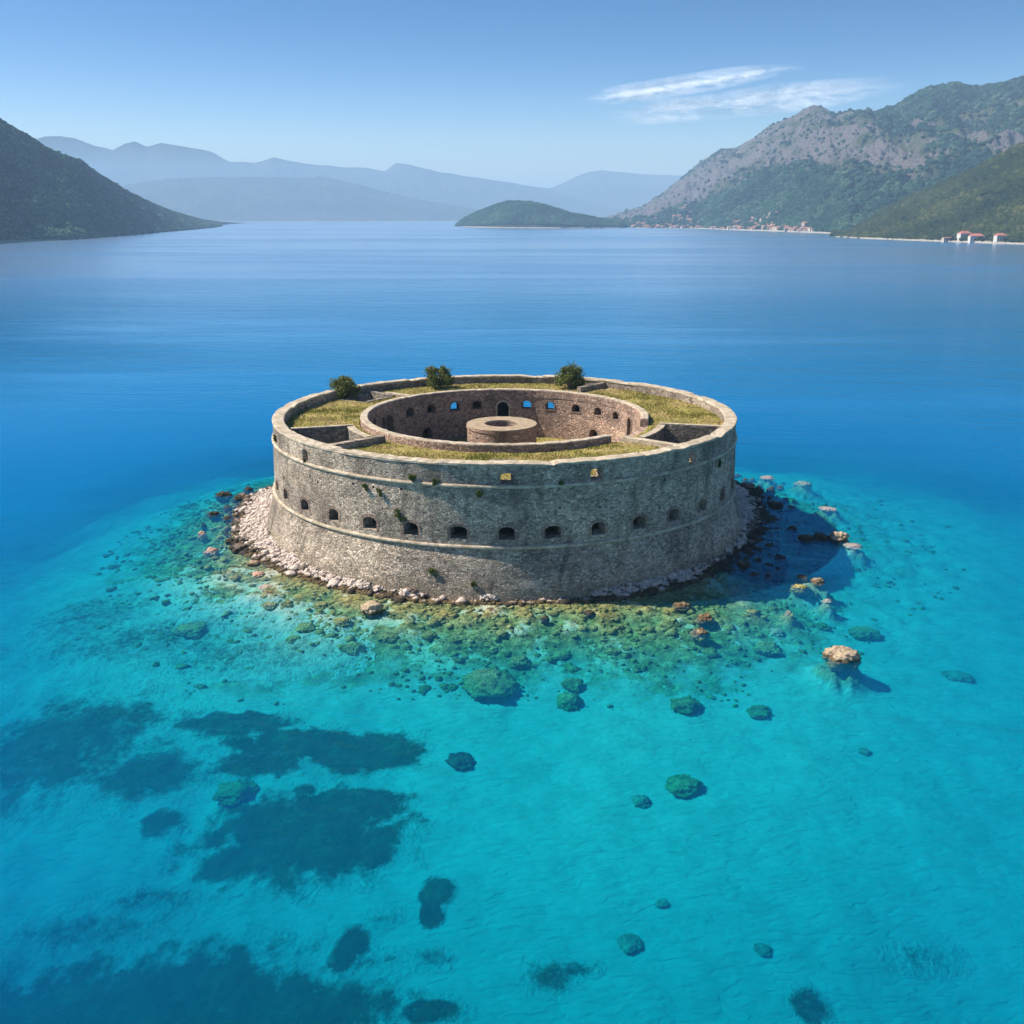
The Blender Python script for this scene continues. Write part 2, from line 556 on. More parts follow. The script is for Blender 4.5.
def graded(core_lo, core_hi, h, lim):
    xs = list(np.arange(core_lo, core_hi + 1e-6, h))
    s = h
    while xs[-1] < lim:
        s = min(s * 1.06, 3000); xs.append(xs[-1] + s)
    s = h
    lo = []
    v = core_lo
    while v > -lim:
        s = min(s * 1.06, 3000); v -= s; lo.append(v)
    return np.array(lo[::-1] + xs)


gx = graded(-66, 66, 0.36, 26000)
gy = graded(-62, 46, 0.36, 26000)
GX, GY = np.meshgrid(gx, gy, indexing='ij')
bz, breef, blump = bed(GX, GY)
nx, ny = GX.shape
idx = np.arange(nx * ny).reshape(nx, ny)
F = np.stack([idx[:-1, :-1], idx[1:, :-1], idx[1:, 1:], idx[:-1, 1:]], -1).reshape(-1, 4)
me = npmesh('seabed', np.stack([GX, GY, bz], -1).reshape(-1, 3), F, True)
attr(me, 'reef', breef.ravel())

M = Mat('seabed')
p = M.pos()
z = M.sep(p)[2]
reef = M.attr('reef')
n1 = M.noise(p, 0.35, 5, 0.65); n2 = M.noise(p, 1.1, 5, 0.7); n3 = M.noise(p, 4.0, 3, 0.7); n4 = M.noise(p, 0.1, 4, 0.6)
sand = M.ramp(n1, [(0.3, (0.40, 0.385, 0.33)), (0.6, (0.50, 0.485, 0.42))])
wv = M.n('ShaderNodeTexVoronoi', feature='SMOOTH_F1'); M.l(p, wv.inputs['Vector']); wv.inputs['Scale'].default_value = 0.9
alg = M.ramp(n2, [(0.32, (0.08, 0.07, 0.025)), (0.46, (0.22, 0.18, 0.065)), (0.58, (0.42, 0.33, 0.13)), (0.70, (0.58, 0.48, 0.26))])
alg = M.mix(M.remap(n3, 0.5, 0.7, 0, 0.6), alg, (0.10, 0.10, 0.04))
patch = M.remap(M.math('ADD', n1, M.math('MULTIPLY', M.math('SUBTRACT', n4, 0.5), 0.8)), 0.56, 0.64, 0, 0.8)
alg = M.mix(patch, alg, (0.62, 0.57, 0.44))
c = M.mix(M.math('MULTIPLY', reef, M.remap(M.math('ADD', M.math('MULTIPLY', reef, 1.0), M.math('MULTIPLY', M.math('SUBTRACT', n2, 0.5), 1.6)), 0.15, 0.75)), sand, alg)
bank = M.ramp(n2, [(0.3, (0.24, 0.2, 0.17)), (0.5, (0.52, 0.44, 0.38)), (0.7, (0.64, 0.56, 0.5))])
zz = M.math('ADD', z, M.math('MULTIPLY', M.math('SUBTRACT', n2, 0.5), 0.7))
bank = M.mix(M.remap(zz, 0.42, 0.18), bank, (0.11, 0.075, 0.035))
c = M.mix(M.remap(z, -0.08, 0.04), c, bank)
h = M.math('ADD', n2, M.math('MULTIPLY', n3, 0.6))
rip = M.noise(M.vmath('MULTIPLY', M.vmath('ADD', p, M.vmath('MULTIPLY', M.xyz(n1, n4, 0.0), (2.0, 2.0, 0))), (0.8, 2.1, 1.0)), 1.0, 2, 0.5, 0.6)   # ripple bump in the sand, added to stand in for the wave-light net
SEABED = M.bsdf(c, 1.0, M.bump(M.math('ADD', M.math('MULTIPLY', rip, 0.75), M.math('MULTIPLY', h, M.math('ADD', 0.12, reef))), 0.35, 0.9), 0.0)
tag(obj('seabed', me, SEABED), kind='structure')

# water body: a closed volume that absorbs red, under a rippled surface
WB = 44.0
WL = 25900.0
wx = graded(-66, 66, 1.0, WL); wx[0], wx[-1] = -WL, WL
wy = graded(-62, 46, 1.0, WL); wy[0], wy[-1] = -WL, WL
WX, WY = np.meshgrid(wx, wy, indexing='ij')
wd = np.maximum(-bed(WX, WY)[0], 0.0)
nx, ny = WX.shape
it = np.arange(nx * ny).reshape(nx, ny); ib = it + nx * ny
fq = lambda q: np.stack([q[:-1, :-1], q[1:, :-1], q[1:, 1:], q[:-1, 1:]], -1).reshape(-1, 4)
ring = np.concatenate([it[:, 0], it[-1, 1:], it[-2::-1, -1], it[0, -2:0:-1]])
sides = np.stack([ring, ring + nx * ny, np.roll(ring, -1) + nx * ny, np.roll(ring, -1)], -1)
V = np.concatenate([np.stack([WX, WY, 0 * WX], -1).reshape(-1, 3), np.stack([WX, WY, 0 * WX - WB], -1).reshape(-1, 3)])
me = npmesh('water', V, np.concatenate([fq(it), fq(ib)[:, ::-1], sides]))
attr(me, 'depth', np.concatenate([wd.ravel(), wd.ravel()]))
M = Mat('sea_water')
geo = M.n('ShaderNodeNewGeometry')
p = geo.outputs['Position']
x, y, _z = M.sep(p)
# ripples: several crossing trains, wind from the left
def train(scale, ang, stretch, seed, detail=2):
    ca, sa = math.cos(R(ang)), math.sin(R(ang))
    a = M.math('ADD', M.math('MULTIPLY', x, ca), M.math('MULTIPLY', y, sa))
    b = M.math('ADD', M.math('MULTIPLY', x, -sa * stretch), M.math('MULTIPLY', y, ca * stretch))
    return M.noise(M.xyz(a, b, seed), scale, detail, 0.55, 0.4)
w1 = train(0.55, 70, 0.35, 1.0)
w2 = train(1.5, 105, 0.45, 4.0)
w3 = train(4.2, 80, 0.6, 9.0, 3)
w4 = train(0.10, 85, 0.25, 14.0, 3)
calm = M.noise(M.vmath('MULTIPLY', p, (0.0011, 0.0042, 0.0)), 1.0, 5, 0.62, 0.6)
gust = M.remap(calm, 0.42, 0.58, 0.15, 1.0)
hh = M.math('ADD', M.math('MULTIPLY', w1, 0.30), M.math('ADD', M.math('MULTIPLY', w2, 0.105), M.math('ADD', M.math('MULTIPLY', w3, 0.03), M.math('MULTIPLY', w4, 0.75))))
bmp = M.n('ShaderNodeBump'); M.l(hh, bmp.inputs['Height']); bmp.inputs['Distance'].default_value = 1.0
M.l(gust, bmp.inputs['Strength'])
nrm = bmp.outputs[0]
fr = M.n('ShaderNodeFresnel'); fr.inputs['IOR'].default_value = 1.33; M.l(nrm, fr.inputs['Normal'])
dot = M.n('ShaderNodeVectorMath', operation='DOT_PRODUCT'); M.l(geo.outputs['Incoming'], dot.inputs[0]); M.l(geo.outputs['True Normal'], dot.inputs[1])
cosv = M.math('MAXIMUM', M.math('ABSOLUTE', dot.outputs['Value']), 0.01)
# light scattered back by the water column: grows with its depth and with the slant of the view
slant = M.math('SUBTRACT', M.math('DIVIDE', 1.0, M.math('MAXIMUM', cosv, 0.06)), 0.98)
body = M.math('SUBTRACT', 1.0, M.math('EXPONENT', M.math('MULTIPLY', M.math('MULTIPLY', M.attr('depth'), -0.08), slant)))
dif = M.n('ShaderNodeBsdfDiffuse'); dif.inputs[0].default_value = (0.001, 0.125, 0.29, 1)
soft = M.n('ShaderNodeBump'); M.l(hh, soft.inputs['Height']); soft.inputs['Distance'].default_value = 1.3; M.l(gust, soft.inputs['Strength']); M.l(soft.outputs[0], dif.inputs['Normal'])
tra = M.n('ShaderNodeBsdfTransparent')
mx = M.n('ShaderNodeMixShader'); M.l(body, mx.inputs[0]); M.l(tra.outputs[0], mx.inputs[1]); M.l(dif.outputs[0], mx.inputs[2])
glo = M.n('ShaderNodeBsdfGlossy'); M.l(M.remap(cosv, .04, .12, .2, .1), glo.inputs['Roughness']); M.l(M.ramp(cosv, [(0.05, (1, 1, 1)), (0.13, (.55, .82, .95)), (0.24, (.1, .5, .75)), (0.6, (.12, .5, .75))]), glo.inputs['Color']); M.l(nrm, glo.inputs['Normal'])
mx2 = M.n('ShaderNodeMixShader'); M.l(M.math('MINIMUM', fr.outputs[0], M.math('ADD', 0.07, M.math('POWER', M.math('SUBTRACT', 1.0, cosv), 3.5))), mx2.inputs[0]); M.l(mx.outputs[0], mx2.inputs[1]); M.l(glo.outputs[0], mx2.inputs[2])
M.l(mx2.outputs[0], M.out.inputs['Surface'])
va = M.n('ShaderNodeVolumeAbsorption')
AB = (0.47, 0.043, 0.026)
dens = max(AB)
va.inputs['Color'].default_value = (1 - AB[0] / dens, 1 - AB[1] / dens, 1 - AB[2] / dens, 1)
va.inputs['Density'].default_value = dens
M.l(va.outputs[0], M.out.inputs['Volume'])
tag(obj('water', me, M.m), kind='structure')

# haze: one even closed box of air
HB = 26000.0
V = [(-HB, -HB, 700), (HB, -HB, 700), (HB, HB, 700), (-HB, HB, 700), (-HB, -HB, -46), (HB, -HB, -46), (HB, HB, -46), (-HB, HB, -46)]
me = npmesh('haze', V, [[0, 1, 2, 3], [7, 6, 5, 4], [0, 4, 5, 1], [1, 5, 6, 2], [2, 6, 7, 3], [3, 7, 4, 0]])
M = Mat('pale_air')
pv = M.n('ShaderNodeVolumePrincipled')
pv.inputs['Color'].default_value = (0.48, 0.70, 0.95, 1)
pv.inputs['Density'].default_value = 0.000092
pv.inputs['Anisotropy'].default_value = 0.0
M.l(pv.outputs[0], M.out.inputs['Volume'])
haze = tag(obj('haze', me, M.m), kind='stuff')

# ------------------------------------------------------------------ the fort
fort = tag(empty('island_fort', (0, 0, 0.3)), 'round grey stone fort with a round tower in its court, on a rubble islet', 'fort')
FZ = 0.3


def part(name, V, F, m, parent, recalc=True, smooth=False):
    me = npmesh(name, V, F, smooth)
    o = obj(name, me, m, parent)
    if parent is not None:
        o.matrix_parent_inverse.identity()
        lv = -np.array(world_loc(parent))
        for v in me.vertices: v.co += Vector(lv)
    if recalc: fix_normals(o)
    return o


def world_loc(o):
    l = np.zeros(3)
    while o is not None:
        l = l + np.array(o.location); o = o.parent
    return l


def arch_profile(wd, ht, rise, n=8):
    """outline (x,z) centred on the opening, flat sill, arched head"""
    pts = [(-wd / 2, -ht / 2), (wd / 2, -ht / 2)]
    zs = ht / 2 - rise
    for i in range(n + 1):
        t = math.pi * i / n
        pts.append((wd / 2 * math.cos(t), zs + rise * math.sin(t)))
    return pts


def radial(a, r, x, z):
    s, c = math.sin(R(a)), math.cos(R(a))
    return (r * s + x * c, -r * c + x * s, z)


def prism(a, r0, r1, pr0, pr1, z0, z1, da=0.0):
    """opening cutter from radius r0 to r1 (profiles pr0, pr1 centred at heights z0, z1)"""
    n = len(pr0)
    sh = math.tan(R(da)) * (r1 - r0)
    V = [radial(a, r0, x - sh, z + z0) for x, z in pr0] + [radial(a, r1, x, z + z1) for x, z in pr1]
    F = [list(range(n))[::-1], list(range(n, 2 * n))]
    for i in range(n):
        j = (i + 1) % n
        F.append([i, j, n + j, n + i])
    return V, F


def boolean(o, pieces):
    for k, (V, F) in enumerate(pieces):
        pass
    mb = MB()
    for V, F in pieces: mb.add(V, F)
    c = mb.build('cutter', None)
    fix_normals(c)
    md = o.modifiers.new('cut', 'BOOLEAN')
    md.operation = 'DIFFERENCE'; md.solver = 'EXACT'; md.object = c; md.use_self = True
    dg = bpy.context.evaluated_depsgraph_get()
    me = bpy.data.meshes.new_from_object(o.evaluated_get(dg))
    o.modifiers.clear()
    old = o.data
    me.name = old.name
    o.data = me
    bpy.data.objects.remove(c, do_unlink=True)
    return o


def surround(name, a, r, wd, ht, rise, zc, band=0.4, proud=0.07, parent=None, depth=0.3, sill=0.28, m=None, inward=False):
    """dressed band of brick round an opening"""
    pin = arch_profile(wd, ht, rise)
    pout = []
    zs = ht / 2 - rise
    pout = [(-wd / 2 - band, -ht / 2 - sill), (wd / 2 + band, -ht / 2 - sill)]
    n = 8
    for i in range(n + 1):
        t = math.pi * i / n
        pout.append(((wd / 2 + band) * math.cos(t), zs + (rise + band) * math.sin(t)))
    sg = -1 if inward else 1
    ra, rb = r - sg * depth, r + sg * proud
    k = len(pin)
    V = []
    def rad(x, rr): return math.sqrt(max(rr * rr - 0 * x * x, 0))
    for pr, rr in ((pin, ra), (pin, rb), (pout, rb), (pout, ra)):
        V += [radial(a, rr, x, z + zc) for x, z in pr]
    F = []
    for q in range(4):
        for i in range(k):
            j = (i + 1) % k
            b0 = q * k; b1 = ((q + 1) % 4) * k
            F.append([b0 + i, b0 + j, b1 + j, b1 + i])
    return part(name, V, F, m or BRICK, parent)


# outer wall ---------------------------------------------------------------
def r_out(z):
    if z < 5.5: return 31.75 - (z - 0.3) * (31.75 - 30.42) / 5.2
    if z < 12.2: return 30.3 - (z - 5.8) * 0.2 / 6.4
    return 30.02

zs_low = np.linspace(0.0, 5.5, 5); zs_mid = np.linspace(5.8, 12.05, 5)
prof = [(28.6, 0.0)] + [(r_out(max(z, 0.3)), z) for z in zs_low] + [(30.3 - (z - 5.8) * 0.2 / 6.4, z) for z in zs_mid] + [(30.02, 12.3), (30.0, 14.42), (28.62, 14.42)]
V, F = lathe(prof, 240)
outer = part('outer_wall', V, F, STONE, fort)

LOW = [-68.4, -59.9, -49.4, -38.8, -28.7, -19.0, -8.9, 0.8, 10.1, 19.7, 29.4, 38.9, 49.3, 59.9, 70.0]
LOW_W = [1.2, 1.3, 1.5, 1.38, 1.58, 1.45, 1.62, 1.5, 1.6, 1.42, 1.55, 1.4, 1.52, 1.35, 1.3]
UP = [(-48.8, 1.45, 1.6, 13.05), (1.0, 1.6, 1.3, 13.02), (19.5, 1.75, 1.4, 13.08), (45.2, 1.6, 1.45, 13.1)]
cuts = []
for a, wd in zip(LOW, LOW_W):
    cuts.append(prism(a, 27.9, 32.2, arch_profile(wd * 1.04, 1.3, 0.4), arch_profile(wd * 1.2, 1.52, 0.46), 7.25, 7.12))
for a, wd, ht, zc in UP:
    cuts.append(prism(a, 27.9, 30.9, [(x - 0.3 if a > -40 else x + .2, z) for x, z in arch_profile(wd * 0.58, ht * .68, 0.25)], arch_profile(wd * 0.97, ht, 0.35), zc + .14, zc))
# gallery windows seen right through from the court (on the far side)
COURTWIN = [(-99.1, 12.2), (-130.0, 12.05), (-142.5, 12.0), (-155.2, 12.0), (-166.1, 12.0), (169.8, 12.0), (158.4, 12.0), (144.7, 12.0), (131.8, 12.05), (119.4, 12.05)]
THROUGH = []
for a in (-155.2, 169.8, 158.4):
    p0 = np.array(P2(18.2, a, 11.95)); d = p0 - CAM; d /= np.linalg.norm(d)
    aa = d[0] ** 2 + d[1] ** 2; bb = p0[0] * d[0] + p0[1] * d[1]; cc = p0[0] ** 2 + p0[1] ** 2 - 29.3 ** 2
    t = (-bb + math.sqrt(bb * bb - aa * cc)) / aa
    q = p0 + t * d
    THROUGH.append((math.degrees(math.atan2(q[0], -q[1])), q[2]))
    cuts.append(prism(THROUGH[-1][0], 27.9, 31.0, arch_profile(2.1, 1.7, 0.4), arch_profile(2.1, 1.9, 0.4), q[2] + 0.1, q[2] - 0.15))
HOLES = [(310, 476, .32), (318, 482, .3), (353, 484, .3), (401, 489, .3), (665, 480, .45), (720, 459, .5), (373, 487, .3), (284, 478, .35), (330, 470, .25), (600, 507, .25), (560, 508, .22), (648, 500, .25)]
for px, py, s in HOLES:
    r_ = ray(px, py); A_ = r_[0] ** 2 + r_[1] ** 2; B_ = CAM[0] * r_[0] + CAM[1] * r_[1]; Cc = CAM[0] ** 2 + CAM[1] ** 2 - 30.15 ** 2
    t = (-B_ - math.sqrt(B_ * B_ - A_ * Cc)) / A_
    q = CAM + t * r_
    pr = [(-s / 2, -s / 2), (s / 2, -s / 2), (s / 2, s / 2), (-s / 2, s / 2)]
    cuts.append(prism(math.degrees(math.atan2(q[0], -q[1])), 29.5, 31.0, pr, pr, q[2], q[2]))
boolean(outer, cuts)
for a, wd in zip(LOW, LOW_W):
    surround('embrasure', a, r_out(7.1) - 0.02, wd * 1.12, 1.48, 0.46, 7.12, parent=outer, band=0.34, proud=0.03, sill=0.22)
for a, wd, ht, zc in UP:
    surround('parapet_window', a, 30.0, wd * 0.96, ht, 0.35, zc, band=0.2, proud=0.035, parent=outer, sill=0.16, m=STONE)
# cordons: half-round string courses
for zc, rb in ((12.2, 30.06), (5.62, 30.36)):
    pr = [(rb - 0.25, zc - 0.20)] + [(rb + 0.22 * math.cos(t), zc + 0.20 * math.sin(t)) for t in np.linspace(-math.pi / 2, math.pi / 2, 7)] + [(rb - 0.25, zc + 0.20)]
    V, F = lathe(pr, 240)
    part('cordon', V, F, CAP, outer)
# coping in uneven blocks, with the break seen at the right-hand end
V = []; F = []
n = 360
cop = []
for i in range(n):
    a = -180 + i
    jr = 0.09 * mnoise.noise((math.sin(R(a)) * 14, math.cos(R(a)) * 14, 3.0)); jz = 0.10 * mnoise.noise((math.sin(R(a)) * 22, math.cos(R(a)) * 22, 8.0))
    if 78 <= a <= 80: jz -= 0.2
    for na, nw, nd in ((-64, 2, .16), (-37, 1, .2), (-15, 2, .12), (9, 1, .18), (33, 2, .15), (58, 1, .2), (112, 2, .22), (141, 1, .2), (-128, 2, .22), (-150, 1, .18), (171, 2, .2), (-95, 1, .2)):
        if abs(a - na) <= nw: jz -= nd * (.7 + .3 * math.sin(a * 2.1))
    pr = [(28.55 + jr, 14.38), (30.07 + jr, 14.40), (30.06 + jr, 14.62 + jz), (29.98 + jr, 14.66 + jz), (28.66 - jr, 14.68 + jz), (28.56 - jr, 14.62 + jz)]
    V += [P2(rr, a, zz_) for rr, zz_ in pr]
for i in range(n):
    b = 6 * i; d = 6 * ((i + 1) % n)
    for j in range(6): F.append([b + j, d + j, d + (j + 1) % 6, b + (j + 1) % 6])
part('coping', V, F, CAP, outer)

# courtyard wall -------------------------------------------------------------
prof = [(18.0, 6.0), (19.2, 6.0), (19.2, 13.2), (18.02, 13.2)]
V, F = lathe(prof, 200)
court = part('courtyard_wall', V, F, COURT, fort)
cuts = []
for a, zc in COURTWIN:
    cuts.append(prism(a, 17.4, 19.9, arch_profile(1.4, 1.2, 0.55), arch_profile(1.4, 1.2, 0.55), zc, zc))
DOORS = [(-178.7, 1.75, 2.7, 11.05, 0.85), (106.8, 1.25, 2.9, 11.0, 0.55), (-115.2, 1.7, 3.2, 10.7, 0.7), (134.1, 1.7, 2.0, 8.3, 0.8), (-140.0, 1.7, 2.0, 8.3, 0.8), (-110.0, 0.9, 1.5, 11.6, 0.4)]
for a, wd, ht, zc, rise in DOORS:
    pr = arch_profile(wd, ht, rise)
    cuts.append(prism(a, 17.4, 19.9, pr, pr, zc, zc))
boolean(court, cuts)
for a, zc in COURTWIN:
    surround('window_surround', a, 17.97, 1.36, 1.16, 0.55, zc, band=0.2, proud=0.03, parent=court, inward=True, sill=0.2)
for a, wd, ht, zc, rise in DOORS[:5]:
    surround('door_surround', a, 17.97, wd - 0.04, ht - 0.04, rise, zc, band=0.26, proud=0.05, parent=court, inward=True, sill=0.12, m=CAP if a < -170 else BRICK)
# rim: low wall round the court, open towards the right-hand stairwell
def jag_arc(r0, r1, a0, a1, z0, ztop, m, name, parent, seed=0, jit=0.06, step=1.5):
    nn = int(abs(a1 - a0) / step)
    V = []; F = []
    for i in range(nn + 1):
        a = a0 + (a1 - a0) * i / nn
        zt = (ztop(a) if callable(ztop) else ztop) + jit * mnoise.noise((a * 0.35, seed, 0.0)) + 0.6 * jit * mnoise.noise((a * 1.3, seed, 4.0))
        jr = 0.5 * jit * mnoise.noise((a * 0.7, seed, 9.0))
        pr = [(r0 + jr, z0), (r1 + jr, z0), (r1 + jr, zt - 0.07), (r1 - 0.08 + jr, zt), (r0 + 0.08 + jr, zt), (r0 + jr, zt - 0.07)]
        V += [P2(rr, a, zz_) for rr, zz_ in pr]
    k = 6
    for i in range(nn):
        b = k * i
        for j in range(k): F.append([b + j, b + k + j, b + k + (j + 1) % k, b + (j + 1) % k])
    F.append(list(range(k))[::-1]); F.append([k * nn + j for j in range(k)])
    return part(name, V, F, m, parent)
rim = jag_arc(17.96, 18.98, 76, 360 + 42.5, 13.15, lambda a: 14.18 - 0.12 * max(0, math.cos(R(a))), COURT, 'court_parapet', fort, 2)
jag_arc(18.0, 18.95, 76.3, 360 + 42.2, 13.9, lambda a: 14.27 - 0.12 * max(0, math.cos(R(a))), CAP, 'coping', rim, 2, 0.09)

# floor: court grass and the gallery floor behind the wall
V, F = lathe([(0.6, 7.1), (18.1, 7.1), (18.1, 6.2), (28.7, 6.2), (28.7, 5.8), (0.6, 5.8)], 120)
part('courtyard_floor', V, F, GRASS, fort)

# terrace: grass roof between the two walls, left open over the two stairwells and the sunken gun pit
STAIR = [(-73.2, -51.5, 20.6, 28.5), (51.5, 76.5, 20.9, 28.5)]
PIT = (-133, -119.5, 23.2, 27.9)
rs_ = np.linspace(19.1, 28.7, 49); as_ = np.arange(-180, 180, 0.5)
RR, AA = np.meshgrid(rs_, as_, indexing='ij')
TX = RR * np.sin(np.radians(AA)); TY = -RR * np.cos(np.radians(AA))
TZ = 13.42 + 0.14 * fbm(TX * 0.2, TY * 0.2, 4) + 0.05 * fbm(TX * 1.1, TY * 1.1, 3) - 0.18 * np.clip(np.cos(np.radians(AA)), 0, 1)
TZ += 0.06 * np.sin((RR - 19) / 9.6 * math.pi)
for a, wd, ht, zc in UP:
    da = (AA - a) * math.pi / 180 * 28.5
    mk = sstep(2.0, 0.8, np.abs(da)) * sstep(24.8, 27.4, RR)
    TZ = TZ * (1 - mk) + (zc - ht / 2 - 0.02) * mk
ni, nj = RR.shape
ix = np.arange(ni * nj).reshape(ni, nj)
F = np.stack([ix[:-1], ix[1:], np.roll(ix, -1, 1)[1:], np.roll(ix, -1, 1)[:-1]], -1)
ac = AA[:-1] + 0.25; rc = (RR[:-1] + RR[1:]) / 2
keep = np.ones(ac.shape, bool)
for a0, a1, r0, r1 in STAIR + [PIT]:
    keep &= ~((ac > a0) & (ac < a1) & (rc > r0) & (rc < r1))
F = F[keep].reshape(-1, 4)
me = npmesh('terrace', np.stack([TX, TY, TZ - FZ], -1).reshape(-1, 3), F, True)
terr = obj('terrace', me, GRASS, fort)
sm = terr.modifiers.new('thick', 'SOLIDIFY'); sm.thickness = 0.3; sm.offset = -1
up = Vector((0, 0, 0))
for pol in me.polygons[:50]: up += pol.normal
if up.z < 0:
    sm.offset = 1


def terrace_z(x, y):
    r = np.hypot(x, y); a = np.degrees(np.arctan2(x, -y))
    i = np.clip(np.round((r - 19.1) / (9.6 / 48)).astype(int), 0, 48); j = np.round((a + 180) / 0.5).astype(int) % 720
    return TZ[i, j]


# stairwells: sunken rooms with walls, a stair and a cross wall
def stairwell(a0, a1, r0, r1, flip):
    mb = MB()
    zt = 13.62
    mb.add(*arcbox(r0 - 0.15, r1 + 0.0, a0 - 0.5, a1 + 0.5, 10.7, 11.0))
    far, near = (a0, a1) if abs(a0) > abs(a1) else (a1, a0)
    d = 1.1 if far > near else -1.1
    mb.add(*arcbox(r0 - 0.3, r1 + 0.05, far - 0.3 * d, far + d, 11.0, zt, 0.7))
    mb.add(*arcbox(r0 - 0.45, r0 + 0.2, min(a0, a1), max(a0, a1), 11.0, zt - 0.1))
    mb.add(*arcbox(r1 - 0.35, r1 + 0.1, min(a0, a1), max(a0, a1), 11.0, zt - 0.35))
    mb.add(*arcbox(r0 + 0.0, r1, near - d, near + 0.1 * d, 11.0, zt - 0.15, 0.7))
    o = part('stairwell', mb.V, mb.F, DARKSTONE, fort)
    # pale coping along the top edges
    mc = MB()
    mc.add(*arcbox(r0 - 0.5, r1 - 0.1, far - 0.2 * d, far + 1.25 * d, zt + 0.003, zt + 0.13, 0.6))
    mc.add(*arcbox(r0 - 0.6, r0 + 0.3, min(a0, a1) + 1.5, max(a0, a1) - 1.5, zt - 0.097, zt + 0.06))
    mc.add(*arcbox(r0 + 0.35, r1 - 0.4, near - 1.15 * d, near + 0.2 * d, zt - 0.147, zt + 0.02, 0.6))
    part('coping', mc.V, mc.F, CAP, o)
    ms = MB()
    w_ = 2.3
    for k in range(8):
        rr = r0 + 1.0 + 0.42 * k
        ms.add(*arcbox(rr, rr + 0.42, near - 4.6 * d, near - 1.2 * d, 11.0, 12.9 - 0.22 * k, 0.8))
    part('steps', ms.V, ms.F, CAP, o)
    mw = MB()
    mw.add(*arcbox(r0 + 0.9, r1 - 2.6, near - 5.3 * d, near - 4.65 * d, 11.0, 13.3, 0.3))
    part('stair_wall', mw.V, mw.F, CAP, o)
    return o
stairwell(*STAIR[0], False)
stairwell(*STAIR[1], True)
a0, a1, r0, r1 = PIT
mb = MB()
mb.add(*arcbox(r0 - .2, r1 + .2, a0 - .6, a1 + .6, 11.3, 11.6))
mb.add(*arcbox(r0 - .3, r1 + .2, a0 - 1.2, a0 + .3, 11.6, 13.75)); mb.add(*arcbox(r0 - .3, r1 + .2, a1 - .3, a1 + .9, 11.6, 13.5))
mb.add(*arcbox(r0 - .5, r0 + .15, a0 + .3, a1 - .3, 11.6, 13.6)); mb.add(*arcbox(r1 - .15, r1 + .3, a0 + .3, a1 - .3, 11.6, 13.5))
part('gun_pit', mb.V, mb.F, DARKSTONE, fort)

# low walls across the terrace
def low_wall(a0, r0, a1, r1, z0, z1, th, m=DARKSTONE, slope=0.0):
    p0 = np.array(P2(r0, a0, 0)); p1 = np.array(P2(r1, a1, 0)); d = (p1 - p0) / np.linalg.norm(p1 - p0); nn = np.array([-d[1], d[0], 0]) * th / 2
    V = []; F = []
    k = 10
    for i in range(k + 1):
        t = i / k; q = p0 + (p1 - p0) * t
        zt = z1 + slope * t + 0.05 * mnoise.noise((i * 1.7, a0, 0))
        for s, zz_ in ((1, z0), (-1, z0), (-1, zt - .05), (-.8, zt), (.8, zt), (1, zt - .05)):
            v = q + nn * s; V.append((v[0], v[1], zz_))
    for i in range(k):
        b = 6 * i
        for j in range(6): F.append([b + j, b + 6 + j, b + 6 + (j + 1) % 6, b + (j + 1) % 6])
    F.append([5, 4, 3, 2, 1, 0]); F.append([6 * k + j for j in range(6)])
    o = part('cross_wall', V, F, m, fort)
    # a pale cap course
    V2 = [];
    return o
low_wall(-45.8, 20.0, -46.2, 28.0, 13.0, 14.2, 0.75, STONE)
low_wall(47.3, 19.6, 48.0, 28.3, 13.0, 13.95, 0.8, CAP)
low_wall(150.5, 22.6, 147.8, 28.6, 13.0, 14.3, 0.8, STONE)
low_wall(-136.5, 20.5, -134.4, 25.0, 13.0, 13.95, 0.7, CAP)
# stone hatch in the grass at the front
mb = MB()
mb.add(*arcbox(23.3, 24.3, -3.4, 3.2, 13.0, 13.42, 1.0)); mb.add(*arcbox(24.35, 25.3, -3.0, -2.2, 13.0, 13.55)); mb.add(*arcbox(24.35, 25.3, 2.0, 3.0, 13.0, 13.55))
mb.add(*arcbox(23.8, 24.33, -3.6, 3.5, 13.43, 13.62, 1.0))
part('stone_hatch', mb.V, mb.F, DARKSTONE, fort)

# tower in the court
TC = (-0.45, 5.2)
V, F = lathe([(2.35, 9.0), (2.35, 11.55), (4.9, 11.55), (4.9, 11.2), (4.8, 11.15), (4.8, 10.6), (4.8, 6.9), (4.3, 6.9), (4.3, 9.0)], 96, TC)
tower = part('round_tower', V, F, COURT, fort)
M = Mat('earthy_cap'); p = M.pos(); n1 = M.noise(p, 1.2, 5, .65); n2 = M.noise(p, 6.0, 3, .7)
c = M.ramp(n1, [(.3, (.22, .17, .115)), (.5, (.36, .27, .19)), (.68, (.44, .36, .26))])
c = M.mix(M.remap(n2, .5, .66, 0, .6), c, (.19, .17, .08))
EARTH = M.bsdf(c, 1.0, M.bump(n2, .1, 1.0), 0.0)
V, F = lathe([(2.32, 11.4), (2.32, 11.66), (2.42, 11.72), (4.84, 11.7), (4.88, 11.62), (4.86, 11.4)], 96, TC)
part('coping', V, F, EARTH, tower)
V, F = lathe([(0.05, 9.3), (2.5, 9.3), (2.5, 9.15), (0.05, 9.15)], 48, TC)
part('shaft_floor', V, F, DARKSTONE, tower)

# ------------------------------------------------------------------ loose stone, as one mass each
def ico(sub):
    bm = bmesh.new(); bmesh.ops.create_icosphere(bm, subdivisions=sub, radius=1.0)
    V = np.array([v.co[:] for v in bm.verts]); F = np.array([[v.index for v in f.verts] for f in bm.faces]); bm.free()
    return V, F


